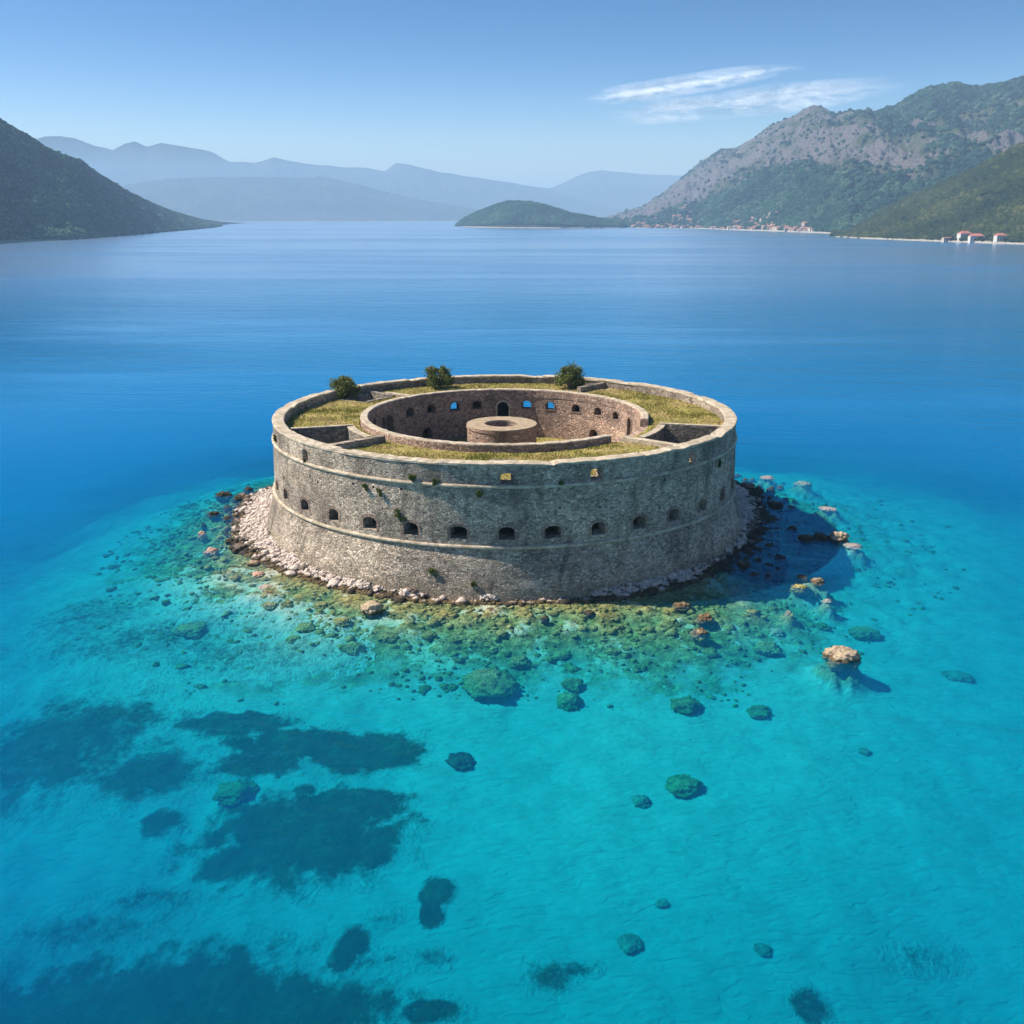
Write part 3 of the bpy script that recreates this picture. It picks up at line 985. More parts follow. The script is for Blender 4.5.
def scatter_blobs(name, P, S, m, sub=1, jit=0.28, flat=0.7, tint=None, kind='stuff', squash_axis=2):
    """P (n,3), S (n,) -> one mesh of n jittered lumps"""
    V0, F0 = ico(sub)
    n = len(P); k = len(V0)
    ang = rng.uniform(0, 2 * np.pi, n); ca, sa = np.cos(ang), np.sin(ang)
    sx = rng.uniform(0.75, 1.3, n); sy = rng.uniform(0.75, 1.3, n); sz = rng.uniform(0.75, 1.25, n) * flat
    J = 1 + rng.normal(0, jit, (n, k)).clip(-0.5, 0.5)
    v = V0[None] * J[..., None]
    vx = v[..., 0] * sx[:, None]; vy = v[..., 1] * sy[:, None]; vz = v[..., 2] * sz[:, None]
    X = (vx * ca[:, None] - vy * sa[:, None]) * S[:, None] + P[:, 0:1]
    Y = (vx * sa[:, None] + vy * ca[:, None]) * S[:, None] + P[:, 1:2]
    Z = vz * S[:, None] + P[:, 2:3]
    VV = np.stack([X, Y, Z], -1).reshape(-1, 3)
    FF = (F0[None] + (np.arange(n) * k)[:, None, None]).reshape(-1, 3)
    me = npmesh(name, VV, FF)
    t = rng.uniform(0, 1, n) if tint is None else tint
    attr(me, 'tint', np.repeat(t, k))
    return tag(obj(name, me, m), kind=kind)


# pale rubble heaped along the foot of the wall
n = 24000
a = rng.uniform(-180, 180, n); rs = pinterp(a, SHORE_A, SHORE_R)
u = rng.uniform(0, 1, n)
r = 31.5 + (rs + 0.7 - 31.5) * u
X = r * np.sin(np.radians(a)); Y = -r * np.cos(np.radians(a))
vis = (np.abs(a) < 125)
X, Y, u = X[vis], Y[vis], u[vis]
Z = bed(X, Y)[0]
S = (rng.lognormal(-2.05, 0.5, len(X))).clip(0.07, 0.6) * (0.7 + 0.6 * u)
scatter_blobs('shore_rubble', np.stack([X, Y, Z], -1), S, ROCK_PALE, 1, 0.2, 0.75)
# darker wet stones at the water line
n = 5200
a = rng.uniform(-125, 125, n); rs = pinterp(a, SHORE_A, SHORE_R)
dens = np.where(a > 45, 1.0, np.where(a < -62, 0.7, 0.16))
k_ = rng.uniform(0, 1, n) < dens
a, rs = a[k_], rs[k_]
r = rs + rng.normal(-0.05, 0.65, len(a)) + np.where(a > 50, rng.exponential(0.9, len(a)), 0)
X = r * np.sin(np.radians(a)); Y = -r * np.cos(np.radians(a))
Z = np.maximum(bed(X, Y)[0], -0.3)
S = rng.lognormal(-1.6, 0.5, len(a)).clip(0.1, 0.7) * np.where(a > 50, 1.35, 1)
scatter_blobs('wet_shore_stones', np.stack([X, Y, Z], -1), S, ROCK_DARK, 1, 0.2, 0.75)
# stones lying on the reef under water
n = 12000
a = rng.uniform(-130, 130, n); rs = pinterp(a, SHORE_A, SHORE_R); rr = pinterp(a, REEF_A, REEF_R)
t = rng.uniform(0, 1, n) ** 1.7
r = rs + (rr - rs) * t * 1.05
X = r * np.sin(np.radians(a)); Y = -r * np.cos(np.radians(a))
cl = fbm(X * 0.12 + 9, Y * 0.12, 3)
k_ = (rng.uniform(-0.5, 0.5, n) < cl + 0.25 - .5 * t) & ~((a > 48) & (rng.random(n) < .6))
X, Y, t = X[k_], Y[k_], t[k_]
Z = np.minimum(bed(X, Y)[0] + 0.02, -0.15)
S = rng.lognormal(-1.75, 0.6, len(X)).clip(0.08, 0.62)
Z = np.minimum(Z, -0.5 * S - 0.02)
scatter_blobs('reef_stones', np.stack([X, Y, Z], -1), S, ROCK_ALGAE, 1, 0.2, 0.5)

# ------------------------------------------------------------------ single rocks
ROCKS = {}


def rock_mesh(kind, seed):
    key = (kind, seed)
    if key in ROCKS: return ROCKS[key]
    V, F = ico(5)
    V = V.copy()
    off = seed * 13.7
    out = []
    for v in V:
        p = Vector(v)
        d = 0.36 * mnoise.fractal(p * 1.2 + Vector((off, 0, 0)), 0.75, 2.1, 6)
        # broken facets
        c = mnoise.cell_vector(p * 1.6 + Vector((off, 3, 0)))
        d += 0.10 * (c.x - 0.5)
        d += 0.22 * abs(mnoise.noise(p * 2.7 + Vector((0, off, 0)))) + 0.10 * abs(mnoise.noise(p * 6.5 + Vector((off, off, 0))))
        out.append(p * (1 + d))
    V = np.array([o[:] for o in out])
    V[:, 2] *= 0.62
    if kind == 'block': V[:, 2] = np.sign(V[:, 2]) * np.abs(V[:, 2]) ** 0.8
    if kind == 'slab': V[:, 2] *= 0.55
    V /= (V[:, 0].max() - V[:, 0].min()) / 2
    me = npmesh('rock', V, F, False)
    ROCKS[key] = me
    return me


_rc = [0]
def rock(px, py, wpx, label, m, lift=0.35, kind='lump', aspect=1.0, hz=1.0, rot=None, cat='rock', group=None, name='rock', z=None):
    """lift: share of its height standing above the water (emergent); None = lying on the bottom"""
    _rc[0] += 1
    seed = _rc[0] % 9
    me = rock_mesh(kind, seed)
    if (m.name, kind, seed) not in ROCKS:
        mm = me.copy(); mm.materials.clear(); mm.materials.append(m); ROCKS[(m.name, kind, seed)] = mm
    me = ROCKS[(m.name, kind, seed)]
    zz_ = 0.0
    g = ground(px, py, 0)
    if lift is None:
        for _ in range(5):
            zz_ = float(bed(np.array([g[0]]), np.array([g[1]]))[0][0])
            g = ground(px, py, min(zz_, -0.25) if z is None else z)
    dist = np.linalg.norm(g - CAM)
    s = wpx / FPX * dist / 2
    if lift is None and z is None: hz *= .72
    if lift is not None:      # stands on the bottom: stretch it down to the bed
        zb = float(bed(np.array([g[0]]), np.array([g[1]]))[0][0])
        h0 = max(v.co.z for v in me.vertices)
        top = h0 * s * hz * 2 * lift * .66
        bot = min(zb - .15, -top * (1 - lift) / lift)
        zc_, ha = (top + bot) / 2, (top - bot) / 2
        s = s / max(.62, math.sqrt(max(.1, 1 - (zc_ / ha) ** 2)))
        hz = ha / (h0 * s)
    o = obj(name, me)
    hgt = max(v.co.z for v in me.vertices) * s * hz
    if lift is None:
        zc = min(zz_ + 0.25 * hgt, -0.75 * hgt - 0.12)
        if z is not None:      # crest just under the surface, foot on the bottom
            h0 = max(v.co.z for v in me.vertices); bot = min(zz_ - .1, z - .3)
            zc = (z + bot) / 2; hz = (z - bot) / 2 / (h0 * s)
    else:
        zc = zc_
    o.location = (g[0], g[1], zc)
    o.scale = (s, s * aspect, s * hz)
    o.rotation_euler = (0, 0, random.uniform(-0.3, 0.3) + (math.pi if random.random() < .5 else 0) if rot is None else rot)
    tag(o, label, cat, group)
    return o


D, T, A_, PK, PL = ROCK_DARK, ROCK_TAN, ROCK_ALGAE, ROCK_PINK, ROCK_PALE
# off the left-hand bank
rock(224, 494.5, 16, 'dark rounded rock in the water left of the bank, highest of its cluster', D, .6)
rock(248, 489, 9, 'small dark rock at the top end of the left rubble bank', D, .6)
rock(241, 498, 16, 'broad dark rock at the upper corner of the left rubble bank', D, .6)
rock(213.6, 514, 12, 'dark rock in open water left of the bank, beside a pale sunken slab', D, .6)
rock(227.5, 518, 9, 'small dark rock in the water between the bank and the lone dark rock', D, .55)
rock(227.6, 506, 7, 'tiny flat dark rock barely breaking the water near the upper left bank', D, .55, 'slab')
rock(202, 533, 8, 'small pinkish rock awash far left of the rubble bank', PK, .55)
rock(211.6, 550, 12, 'pink rock awash left of the dark corner boulder', PK, .55, 'slab', hz=1.5)
rock(204, 523.8, 4, 'tiny dark rock dot in the water left of the bank', D, .6)
rock(232, 541, 14, 'dark wet rock at the left tip of the rubble bank', D, .62)
rock(238, 549, 19, 'large black wet boulder at the left corner of the rubble bank', D, .65)
rock(282, 558, 19, 'dark brown boulder at the water edge of the left bank beside the big pale outcrop', D, .7)
rock(309, 560, 34, 'large pale grey outcrop in the rubble at the foot of the wall', PL, .85, 'block', aspect=.8, hz=1.15)
rock(291, 566, 17, 'brown and pale boulder between the big pale outcrop and the water', PL, .7)
rock(269, 586, 21, 'flat pink rock under shallow water off the lower left bank', PK, None, 'slab', hz=1.6, z=-.1)
rock(258.6, 573.6, 13, 'small orange pink rock awash below the left bank', PK, .5, 'slab')
rock(253.5, 563.5, 12, 'small orange brown rock at the foot of the left bank', T, .55)
rock(200, 577, 12, 'pale sunken slab in blue water left of the bank', A_, None, 'slab')
rock(247, 579, 15, 'grey sunken rock beside the flat pink rock', A_, None, 'slab')
rock(312, 590.6, 21, 'olive rock just under the water below the big pale outcrop', A_, None, hz=1.2, z=-.2)
rock(286.5, 604.6, 15, 'brownish sunken rock below the flat pink rock', A_, None)
rock(321, 607, 19, 'olive brown sunken rock left of the pale pyramid rock', A_, None)
rock(372, 610.5, 24, 'pale pyramid shaped rock standing out of the shallow water in front of the wall', T, .78, 'block', hz=1.15)
rock(193, 633, 38, 'long pale green flat rock under water on the left side of the reef', A_, None, 'slab', aspect=.8, hz=1.5)
for px, py, wp in [(342, 622, 19), (305.6, 629, 21), (271, 607, 18), (388, 638, 23), (430, 636, 17), (294, 640, 17), (455, 640, 14), (502, 634, 13), (562, 656, 18), (612, 652, 15), (640, 668, 17)]:
    rock(px, py, wp, 'low olive rock under the shallow green water of the reef in front of the fort', A_, None, 'slab', hz=1.5, group='low olive rocks on the reef')
rock(354, 650, 24, 'dark olive sunken rock at the lower left edge of the green shallows', A_, None)
rock(545, 617.5, 7, 'tiny dark rock in pale shallows in front of the wall', D, .5)
rock(588.7, 612, 11, 'thin dark rock sliver in the shallows in front of the wall', D, .5, 'slab')
rock(495, 650, 18, 'brown sunken rock above the large green boulder', A_, None)
rock(519.5, 664, 24, 'round green sunken boulder at the reef edge above the largest one', A_, None, hz=1.3)
rock(490, 689, 58, 'largest green boulder under turquoise water in front of the reef', A_, None, aspect=.95, hz=1.0)
rock(573.5, 687, 24, 'upper boulder of the green pair under turquoise water', A_, None, hz=1.2)
rock(569, 703, 27, 'lower and rounder boulder of the green pair under turquoise water', A_, None, hz=1.2)
rock(684.5, 707.6, 31, 'round green boulder alone on bright sand right of the pair', A_, None)
rock(758, 713, 26, 'smaller green grey boulder on bright sand below the tan rock', A_, None)
# right-hand side
rock(750.5, 495.6, 11, 'dark rock close to the shaded right end of the wall', D, .6)
rock(776, 505.7, 16, 'dark rock standing in shaded water, highest of the larger ones on the right', D, .65)
rock(792, 529, 12, 'flat dark rock in the middle of the shaded water', D, .55, 'slab', hz=1.5)
rock(806, 539, 19, 'leftmost dark rock of the row that reaches the edge of the shadow', D, .62)
rock(821.6, 537.5, 18, 'middle dark rock of the row that reaches the edge of the shadow', D, .65)
rock(838, 538.7, 20, 'sunlit tan rock at the end of the row, just outside the shadow', T, .75, 'block', hz=1.2)
rock(853, 544, 18, 'low pink rock awash at the sunlit end of the row', PK, None, 'slab', z=-.06)
rock(781, 557.8, 12, 'round dark rock alone in the lower part of the shaded water', D, .62)
rock(757, 560, 11, 'dark rock near the shaded rubble, left of the round one', D, .6)
rock(777, 569, 11, 'flat dark rock below the round one near the edge of the shadow', D, .55, 'slab', hz=1.5)
rock(769.6, 564.6, 8, 'small dark rock between two larger ones in the shaded water', D, .55)
rock(743.6, 565, 16, 'dark block at the lower end of the shaded rubble', D, .65, 'block')
rock(763, 512, 12, 'dark rock against the upper shaded rubble', D, .62)
rock(771, 488, 6, 'tiny dark rock dot in the upper part of the shadow', D, .6)
rock(802.6, 576.5, 10, 'small orange rock straddling the lower edge of the shadow', T, .55, 'slab', hz=1.5)
rock(818, 581.5, 13, 'rust brown rock breaking the water just outside the shadow', T, .68)
rock(800, 585.5, 14, 'flat grey brown rock awash beside the rust brown one', A_, .5, 'slab')
rock(827, 599, 11, 'pale flat rock under water below the rust brown one', PK, None, 'slab', z=-.15)
rock(828, 507.5, 17, 'pale pink rock awash to the upper right of the shadow', PK, None, 'slab', z=-.06)
rock(802.6, 481.6, 19, 'pale grey rock under water at the far right of the shallows', PK, None, 'slab', z=-.2)
rock(767, 476.5, 15, 'pale pink rock awash just behind the right end of the fort', PK, None, 'slab', z=-.06)
rock(705, 617, 18, 'orange rock awash just below the shadow on the golden reef', T, .5, 'slab', hz=1.6)
rock(700, 631, 15, 'second orange rock lying below the first on the golden reef', T, .48, 'slab', hz=1.4)
rock(681, 604, 17, 'long brown rock awash along the lower edge of the shadow', T, .5, 'slab')
rock(776, 632.7, 16, 'pinkish brown rock under water right of the golden reef', PK, None, 'slab', hz=1.4)
rock(767, 650.5, 27, 'grey green sunken boulder left of the tan rock', A_, None)
rock(823, 627.6, 17, 'greenish sunken rock above the tan rock', A_, None, 'slab', hz=1.5)
rock(865, 635, 29, 'grey green boulder under water to the upper right of the tan rock', A_, None)
rock(840.7, 656, 36, 'tan weathered rock standing alone in clear turquoise water', T, .66, 'block', aspect=.85, hz=.8)
rock(710, 654, 19, 'olive sunken rock below the orange rocks', A_, None, 'slab', hz=1.5)
rock(788.6, 611, 9, 'small pale rock under water below the shadow edge', PK, None, 'slab', z=-.2)
rock(754, 610, 9, 'small grey rock under water just below the shadow, left of the pale one', A_, None, 'slab', z=-.2)
# out on the sand
rock(682, 788, 38, 'broad green boulder on the sandy bottom, middle right', A_, None)
rock(641, 802, 19, 'small dark green boulder beside the broad one on the sandy bottom', ROCK_FAINT, None)
rock(235, 796, 40, 'bright green flat topped boulder beside the dark seagrass beds', A_, None, hz=1.1)
rock(462, 763, 32, 'dark round boulder on sand right of the upper seagrass bed', D, None, 'slab', hz=1.3)
rock(957.5, 677, 27, 'faint dark rock on the bottom near the right edge of the picture', ROCK_FAINT, None, 'slab')
rock(865, 752, 13, 'tiny faint rock on the sand, right side', ROCK_FAINT, None, 'slab')
rock(631, 943, 26, 'faint dark rock deep on the sand near the bottom of the picture', ROCK_FAINT, None, 'slab')
rock(662, 903, 15, 'small faint rock above the deep dark one on the sand', ROCK_FAINT, None, 'slab')
rock(763, 950, 17, 'small faint rock on deep sand, lower right', ROCK_FAINT, None, 'slab')

# ------------------------------------------------------------------ seagrass beds on the sand
M = Mat('seagrass')
p = M.pos()
n1 = M.noise(p, 0.5, 5, 0.7); n2 = M.noise(p, 2.5, 3, 0.7)
c = M.ramp(n1, [(0.3, (0.03, 0.045, 0.018)), (0.55, (0.065, 0.085, 0.032)), (0.75, (0.14, 0.15, 0.07))])
sn = M.noise(p, 0.35, 5, 0.65)
sand = M.ramp(sn, [(0.3, (0.40, 0.385, 0.33)), (0.6, (0.50, 0.485, 0.42))])
c = M.mix(M.remap(M.math('ADD', M.attr('cover'), M.math('MULTIPLY', M.math('SUBTRACT', M.noise(p, 1.3, 5, .75), .5), 1.3)), .08, .72), sand, c)
SEAGRASS = M.bsdf(c, 1.0, M.bump(n2, 0.3, 1.0), 0.0)


def seagrass(ells, label, soft=0.35, dens=1.0, h=0.16):
    """ells: ellipses (px,py,rx,ry) in the photo, laid on the bottom as one irregular bed"""
    pts = []
    E_ = []
    for px, py, rx, ry in ells:
        def on(px, py):
            g = ground(px, py, 0)
            for _ in range(4):
                z_ = float(bed(np.array([g[0]]), np.array([g[1]]))[0][0]); g = ground(px, py, z_)
            return g
        c0 = on(px, py); ex = abs(on(px + rx, py)[0] - c0[0]); ey = abs(on(px, py - ry)[1] - on(px, py + ry)[1]) / 2
        E_.append((c0[0], c0[1], ex, ey))
    x0 = min(e[0] - 1.5 * e[2] for e in E_); x1 = max(e[0] + 1.5 * e[2] for e in E_)
    y0 = min(e[1] - 1.5 * e[3] for e in E_); y1 = max(e[1] + 1.5 * e[3] for e in E_)
    q = 0.2 if (x1 - x0) < 40 else 0.28
    X, Y = np.meshgrid(np.arange(x0, x1, q), np.arange(y0, y1, q), indexing='ij')
    X = X + rng.uniform(-.06, .06, X.shape); Y = Y + rng.uniform(-.06, .06, Y.shape)
    f = np.full(X.shape, -9.0)
    for cx, cy, ex, ey in E_:
        f = np.maximum(f, 1 - np.sqrt(((X - cx) / ex) ** 2 + ((Y - cy) / ey) ** 2))
    sz = max(e[3] for e in E_)
    f = f + 0.42 * fbm(X * 0.5 / max(1, sz * .22), Y * 0.5 / max(1, sz * .22), 5)
    cov = sstep(-soft, soft * 1.2, f)
    keep = f > -soft
    # one connected bed: grow from the centre of the first ellipse
    reach = np.zeros(f.shape, bool)
    reach |= (((X - E_[0][0]) / E_[0][2]) ** 2 + ((Y - E_[0][1]) / E_[0][3]) ** 2 < .15) & keep
    for _ in range(4000):
        g_ = reach.copy()
        g_[1:] |= reach[:-1]; g_[:-1] |= reach[1:]; g_[:, 1:] |= reach[:, :-1]; g_[:, :-1] |= reach[:, 1:]
        g_ &= keep
        if g_.sum() == reach.sum(): break
        reach = g_
    keep = (reach[:-1, :-1] & reach[1:, :-1] & reach[1:, 1:] & reach[:-1, 1:])
    Z = bed(X, Y)[0] + 0.012 + h * cov * (.7 + .5 * fbm(X * .8, Y * .8, 3)) + cov * rng.uniform(-.05, .05, X.shape)
    Z = np.minimum(Z, -0.3)
    i_ = np.arange(X.size).reshape(X.shape)
    Fq = np.stack([i_[:-1, :-1], i_[1:, :-1], i_[1:, 1:], i_[:-1, 1:]], -1)[keep]
    if len(Fq) == 0: return
    used = np.unique(Fq); mp = -np.ones(X.size, int); mp[used] = np.arange(len(used))
    me = npmesh('seagrass_bed', np.stack([X, Y, Z], -1).reshape(-1, 3)[used], mp[Fq], True)
    attr(me, 'cover', (cov * dens * (.9 + .35 * fbm(X * .35, Y * .35, 4))).clip(0, 1).ravel()[used])
    tag(obj('seagrass_bed', me, SEAGRASS), label, 'seagrass')


seagrass([(235, 725, 66, 13), (300, 742, 70, 17), (365, 755, 58, 22), (255, 766, 44, 15)], 'long dark seagrass bed on sand, the upper one below the reef')
seagrass([(300, 835, 100, 44), (350, 810, 55, 28), (240, 860, 45, 22), (375, 845, 30, 22)], 'largest rounded dark seagrass bed in the lower left')
seagrass([(50, 745, 110, 46), (150, 775, 60, 26)], 'broad blue black seagrass bed at the left edge of the picture', .6, .85)
seagrass([(90, 925, 75, 20), (150, 900, 45, 12)], 'faint thin seagrass bed between the left edge and the bottom mass', .7, .5)
seagrass([(90, 1025, 230, 62), (300, 1015, 110, 36), (180, 985, 90, 26)], 'wide dark seagrass bed filling the bottom left corner', .45)
seagrass([(150, 640, 120, 20), (240, 655, 90, 16), (90, 615, 60, 22)], 'faint broad seagrass band below the left side of the reef', .75, .5)
seagrass([(440, 893, 18, 17), (432, 915, 13, 14)], 'small dark seagrass clump right of the rounded bed')
seagrass([(352, 943, 19, 15), (340, 960, 14, 14)], 'small slanting seagrass clump above the bottom left mass', .5)
seagrass([(163, 824, 20, 13)], 'small round dark seagrass clump left of the rounded bed', .5)
seagrass([(428, 1012, 34, 13)], 'dark seagrass clump at the bottom edge right of the corner mass', .5)
seagrass([(548, 977, 24, 16), (575, 970, 22, 8)], 'faint seagrass clump on deep sand near the bottom centre', .6, .7)
seagrass([(807, 1006, 18, 20)], 'dark upright seagrass clump at the bottom edge, right of centre', .5, .8)
seagrass([(925, 960, 32, 13)], 'faint seagrass patch on deep sand in the lower right', .8, .45)
seagrass([(303, 791, 11, 7)], 'tiny seagrass tuft between the two large beds', .5, .8)
seagrass([(385, 918, 14, 8)], 'tiny faint seagrass tuft between the slanting clump and the small dark one', .8, .5)
seagrass([(430, 960, 16, 9)], 'faint seagrass tuft right of the slanting clump', .8, .5)

# ------------------------------------------------------------------ bushes, weeds, grass on the fort
LEAF_D = leafmat('olive_leaves', (0.045, 0.06, 0.018), (0.125, 0.15, 0.04), (0.27, 0.28, 0.085))
LEAF_W = leafmat('weed_leaves', (0.04, 0.06, 0.012), (0.085, 0.115, 0.022), (0.18, 0.2, 0.05))
BLADE = leafmat('dry_grass_blades', (0.19, 0.19, 0.045), (0.38, 0.32, 0.10), (0.52, 0.41, 0.2))
M = Mat('bark'); WOOD = M.bsdf(M.mix(M.noise(M.pos(), 6.0), (0.09, 0.065, 0.045), (0.17, 0.13, 0.09)), 0.95)


def leaf_cloud(name, clumps, nl, size, m, parent=None, seed=0):
    """clumps: (x,y,z,r); leaf quads spread through them, mostly near the skin"""
    rg = np.random.default_rng(seed)
    P = []; T = []
    tot = sum(c[3] ** 2 for c in clumps)
    for cx, cy, cz, cr in clumps:
        k = max(3, int(nl * cr * cr / tot))
        d = rg.normal(size=(k, 3)); d /= np.linalg.norm(d, axis=1, keepdims=True)
        rad = cr * rg.uniform(0.45, 1.08, (k, 1)) * (1 + 0.2 * rg.normal(size=(k, 1)))
        P.append(d * rad + (cx, cy, cz)); T.append(np.clip(rg.normal(0.5, 0.25, k), 0, 1))
    P = np.concatenate(P); T = np.concatenate(T); k = len(P)
    u = rg.normal(size=(k, 3)); u /= np.linalg.norm(u, axis=1, keepdims=True)
    v = np.cross(u, rg.normal(size=(k, 3))); v /= np.linalg.norm(v, axis=1, keepdims=True)
    s = size * rg.uniform(0.6, 1.4, (k, 1))
    V = np.stack([P - u * s, P + v * s * .55, P + u * s, P - v * s * .55], 1).reshape(-1, 3)
    F = np.arange(4 * k).reshape(k, 4)
    me = npmesh(name, V, F)
    attr(me, 'tint', np.repeat(T, 4))
    return obj(name, me, m, parent)


def stem_mesh(h, r, n=5, seed=1):
    rg = random.Random(seed)
    mb = MB()
    for k in range(n):
        a = 2 * math.pi * k / n + rg.uniform(-.4, .4); lean = rg.uniform(.2, .55)
        segs = 5; V = []; F = []
        for i in range(segs + 1):
            t = i / segs; rr = r * (1 - .75 * t)
            c = (math.cos(a) * lean * h * t ** 1.3, math.sin(a) * lean * h * t ** 1.3, h * t)
            V += [(c[0] + rr * math.cos(q * math.pi / 3), c[1] + rr * math.sin(q * math.pi / 3), c[2]) for q in range(6)]
        for i in range(segs):
            for q in range(6): F.append([6 * i + q, 6 * i + (q + 1) % 6, 6 * i + 6 + (q + 1) % 6, 6 * i + 6 + q])
        F.append([0, 1, 2, 3, 4, 5][::-1]); F.append([6 * segs + q for q in range(6)])
        mb.add(V, F)
    return mb


def bush(x, y, wd, ht, label, seed):
    z = float(terrace_z(np.array(x), np.array(y)))
    o = tag(empty('bush', (x, y, z)), label, 'bush')
    rg = random.Random(seed)
    cl = []
    for k in range(26):
        a = rg.uniform(0, 6.283); q = math.sqrt(rg.random()); hz = rg.random()
        rad = wd / 2 * .72 * q * math.sqrt(max(0.1, 1 - (hz - .35) ** 2 * 1.7))
        cl.append((rad * math.cos(a) * rg.uniform(.8, 1.25), rad * math.sin(a), ht * (.12 + .72 * hz) + rg.uniform(-.15, .3), wd * rg.uniform(.07, .2)))
    leaf_cloud('foliage', cl, 5200, 0.15, LEAF_D, o, seed)
    stem_mesh(ht * .75, .07 * ht, 6, seed).build('stem', WOOD, o)
    return o


bush(-23.4, 15.9, 5.0, 2.9, 'wide low dark bush on the left of the roof beside the sunken pit', 3)
bush(-10.6, 23.5, 4.7, 3.6, 'round green bush at the back of the roof, left of centre', 5)
bush(9.9, 22.9, 5.4, 4.0, 'tallest dark round bush at the back of the roof near the short cross wall', 8)


def wall_weed(px, py, wpx, hpx, label, r=30.3, seed=0):
    rr_ = ray(px, py)
    for _ in range(3):
        Aq = rr_[0] ** 2 + rr_[1] ** 2; Bq = CAM[0] * rr_[0] + CAM[1] * rr_[1]; Cq = CAM[0] ** 2 + CAM[1] ** 2 - r * r
        t = (-Bq - math.sqrt(Bq * Bq - Aq * Cq)) / Aq
        g = CAM + t * rr_
        r = r_out(g[2]) + 0.12
    s = np.linalg.norm(g - CAM) / FPX
    o = tag(empty('wall_weed', g), label, 'weed')
    nrm = np.array([g[0], g[1], 0]) / math.hypot(g[0], g[1]); tx = np.array([-nrm[1], nrm[0], 0])
    rg = random.Random(seed)
    cl = []
    for k in range(7):
        q = tx * rg.uniform(-.5, .5) * wpx * s * .7 + np.array([0, 0, rg.uniform(-.5, .5) * hpx * s * .7]) + nrm * rg.uniform(-.05, .1)
        cl.append((q[0], q[1], q[2], rg.uniform(.14, .26) * min(wpx, hpx) * s))
    leaf_cloud('foliage', cl, 420, .085, LEAF_W, o, seed)
    mb = MB(); V, F = arcbox(0.01, 0.05, 0, 300, -0.1, 0.25, 60)
    V = [(v[0] - nrm[0] * .1, v[1] - nrm[1] * .1, v[2]) for v in V]
    mb.add(V, F).build('stem', WOOD, o)


for i, (px, py, a_, b_, lb) in enumerate([
    (412.5, 477, 9, 9, 'green weed tuft on the upper string course, left of the pair'), (435.5, 481.5, 8, 8, 'small green weed tuft on the upper string course, right of the pair'),
    (397, 513, 7, 10, 'trailing weed on the wall above the embrasures, left part'), (403, 519, 7, 6, 'dry weed hanging just above an embrasure'),
    (433, 573, 12, 9, 'green weed growing low on the battered base of the wall'), (479.5, 494, 9, 8, 'dark weed in the shaded wall below the string course'),
    (365, 487, 6, 8, 'dark weed streak under the upper string course, far left'), (379, 492, 6, 9, 'dark weed streak under the upper string course beside the far left one'),
    (305, 462, 7, 5, 'yellowish weed on the string course below the left parapet window'), (561, 483, 6, 6, 'small dark weed on the shaded parapet between two windows'),
    (275, 438, 4, 9, 'dry weed at the left edge of the wall near the top'), (720, 462, 6, 12, 'dark creeper at the right end of the shaded wall'), (474, 584, 6, 5, 'tiny weed at the foot of the wall near the shadow')]):
    wall_weed(px, py, a_, b_, lb, 30.3, 20 + i)

# grass tufts over the roof and the court
n = 60000
a = rng.uniform(-180, 180, n); r = np.sqrt(rng.uniform(19.4 ** 2, 28.5 ** 2, n))
ok = np.ones(n, bool)
for a0, a1, r0, r1 in STAIR + [PIT]: ok &= ~((a > a0 - 1) & (a < a1 + 1) & (r > r0 - .4) & (r < r1 + .4))
X = r * np.sin(np.radians(a)); Y = -r * np.cos(np.radians(a))
cl = fbm(X * 0.3, Y * 0.3, 4)
ok &= rng.uniform(-.7, .5, n) < cl
X, Y, cl = X[ok], Y[ok], cl[ok]
Z = terrace_z(X, Y)
m2 = 9000
a = rng.uniform(0, 6.283, m2); r = np.sqrt(rng.uniform(5.2 ** 2, 17.8 ** 2, m2))
X = np.concatenate([X, r * np.cos(a)]); Y = np.concatenate([Y, r * np.sin(a)]); Z = np.concatenate([Z, np.full(m2, 7.1)]); cl = np.concatenate([cl, fbm(r * np.cos(a) * .3, r * np.sin(a) * .3, 3)])
k = len(X)
h = rng.uniform(.08, .24, k) * (1 + .8 * np.clip(cl, 0, 1)); an = rng.uniform(0, 6.283, k); wv_ = rng.uniform(.05, .13, k)
lx = rng.normal(0, .1, k); ly = rng.normal(0, .1, k)
V = np.stack([np.stack([X - wv_ * np.cos(an), Y - wv_ * np.sin(an), Z - .03], -1), np.stack([X + wv_ * np.cos(an), Y + wv_ * np.sin(an), Z - .03], -1), np.stack([X + lx, Y + ly, Z + h], -1)], 1).reshape(-1, 3)
me = npmesh('grass', V, np.arange(3 * k).reshape(k, 3))
attr(me, 'tint', np.repeat(np.clip(.5 - 1.0 * fbm(X * .16 + 3, Y * .16, 4) + rng.normal(0, .2, k), 0, 1), 3))
tag(obj('grass', me, BLADE), kind='stuff')

# ------------------------------------------------------------------ hills round the bay
def at_dist(px, py, yd):
    """point seen at (px,py) when it stands yd metres down the bay"""
    r = ray(px, py)
    return CAM + r * (yd / r[1])


def curve(pts, xs):
    p = np.array(pts, float)
    o = np.argsort(p[:, 0])
    return np.interp(xs, p[o, 0], p[o, 1])


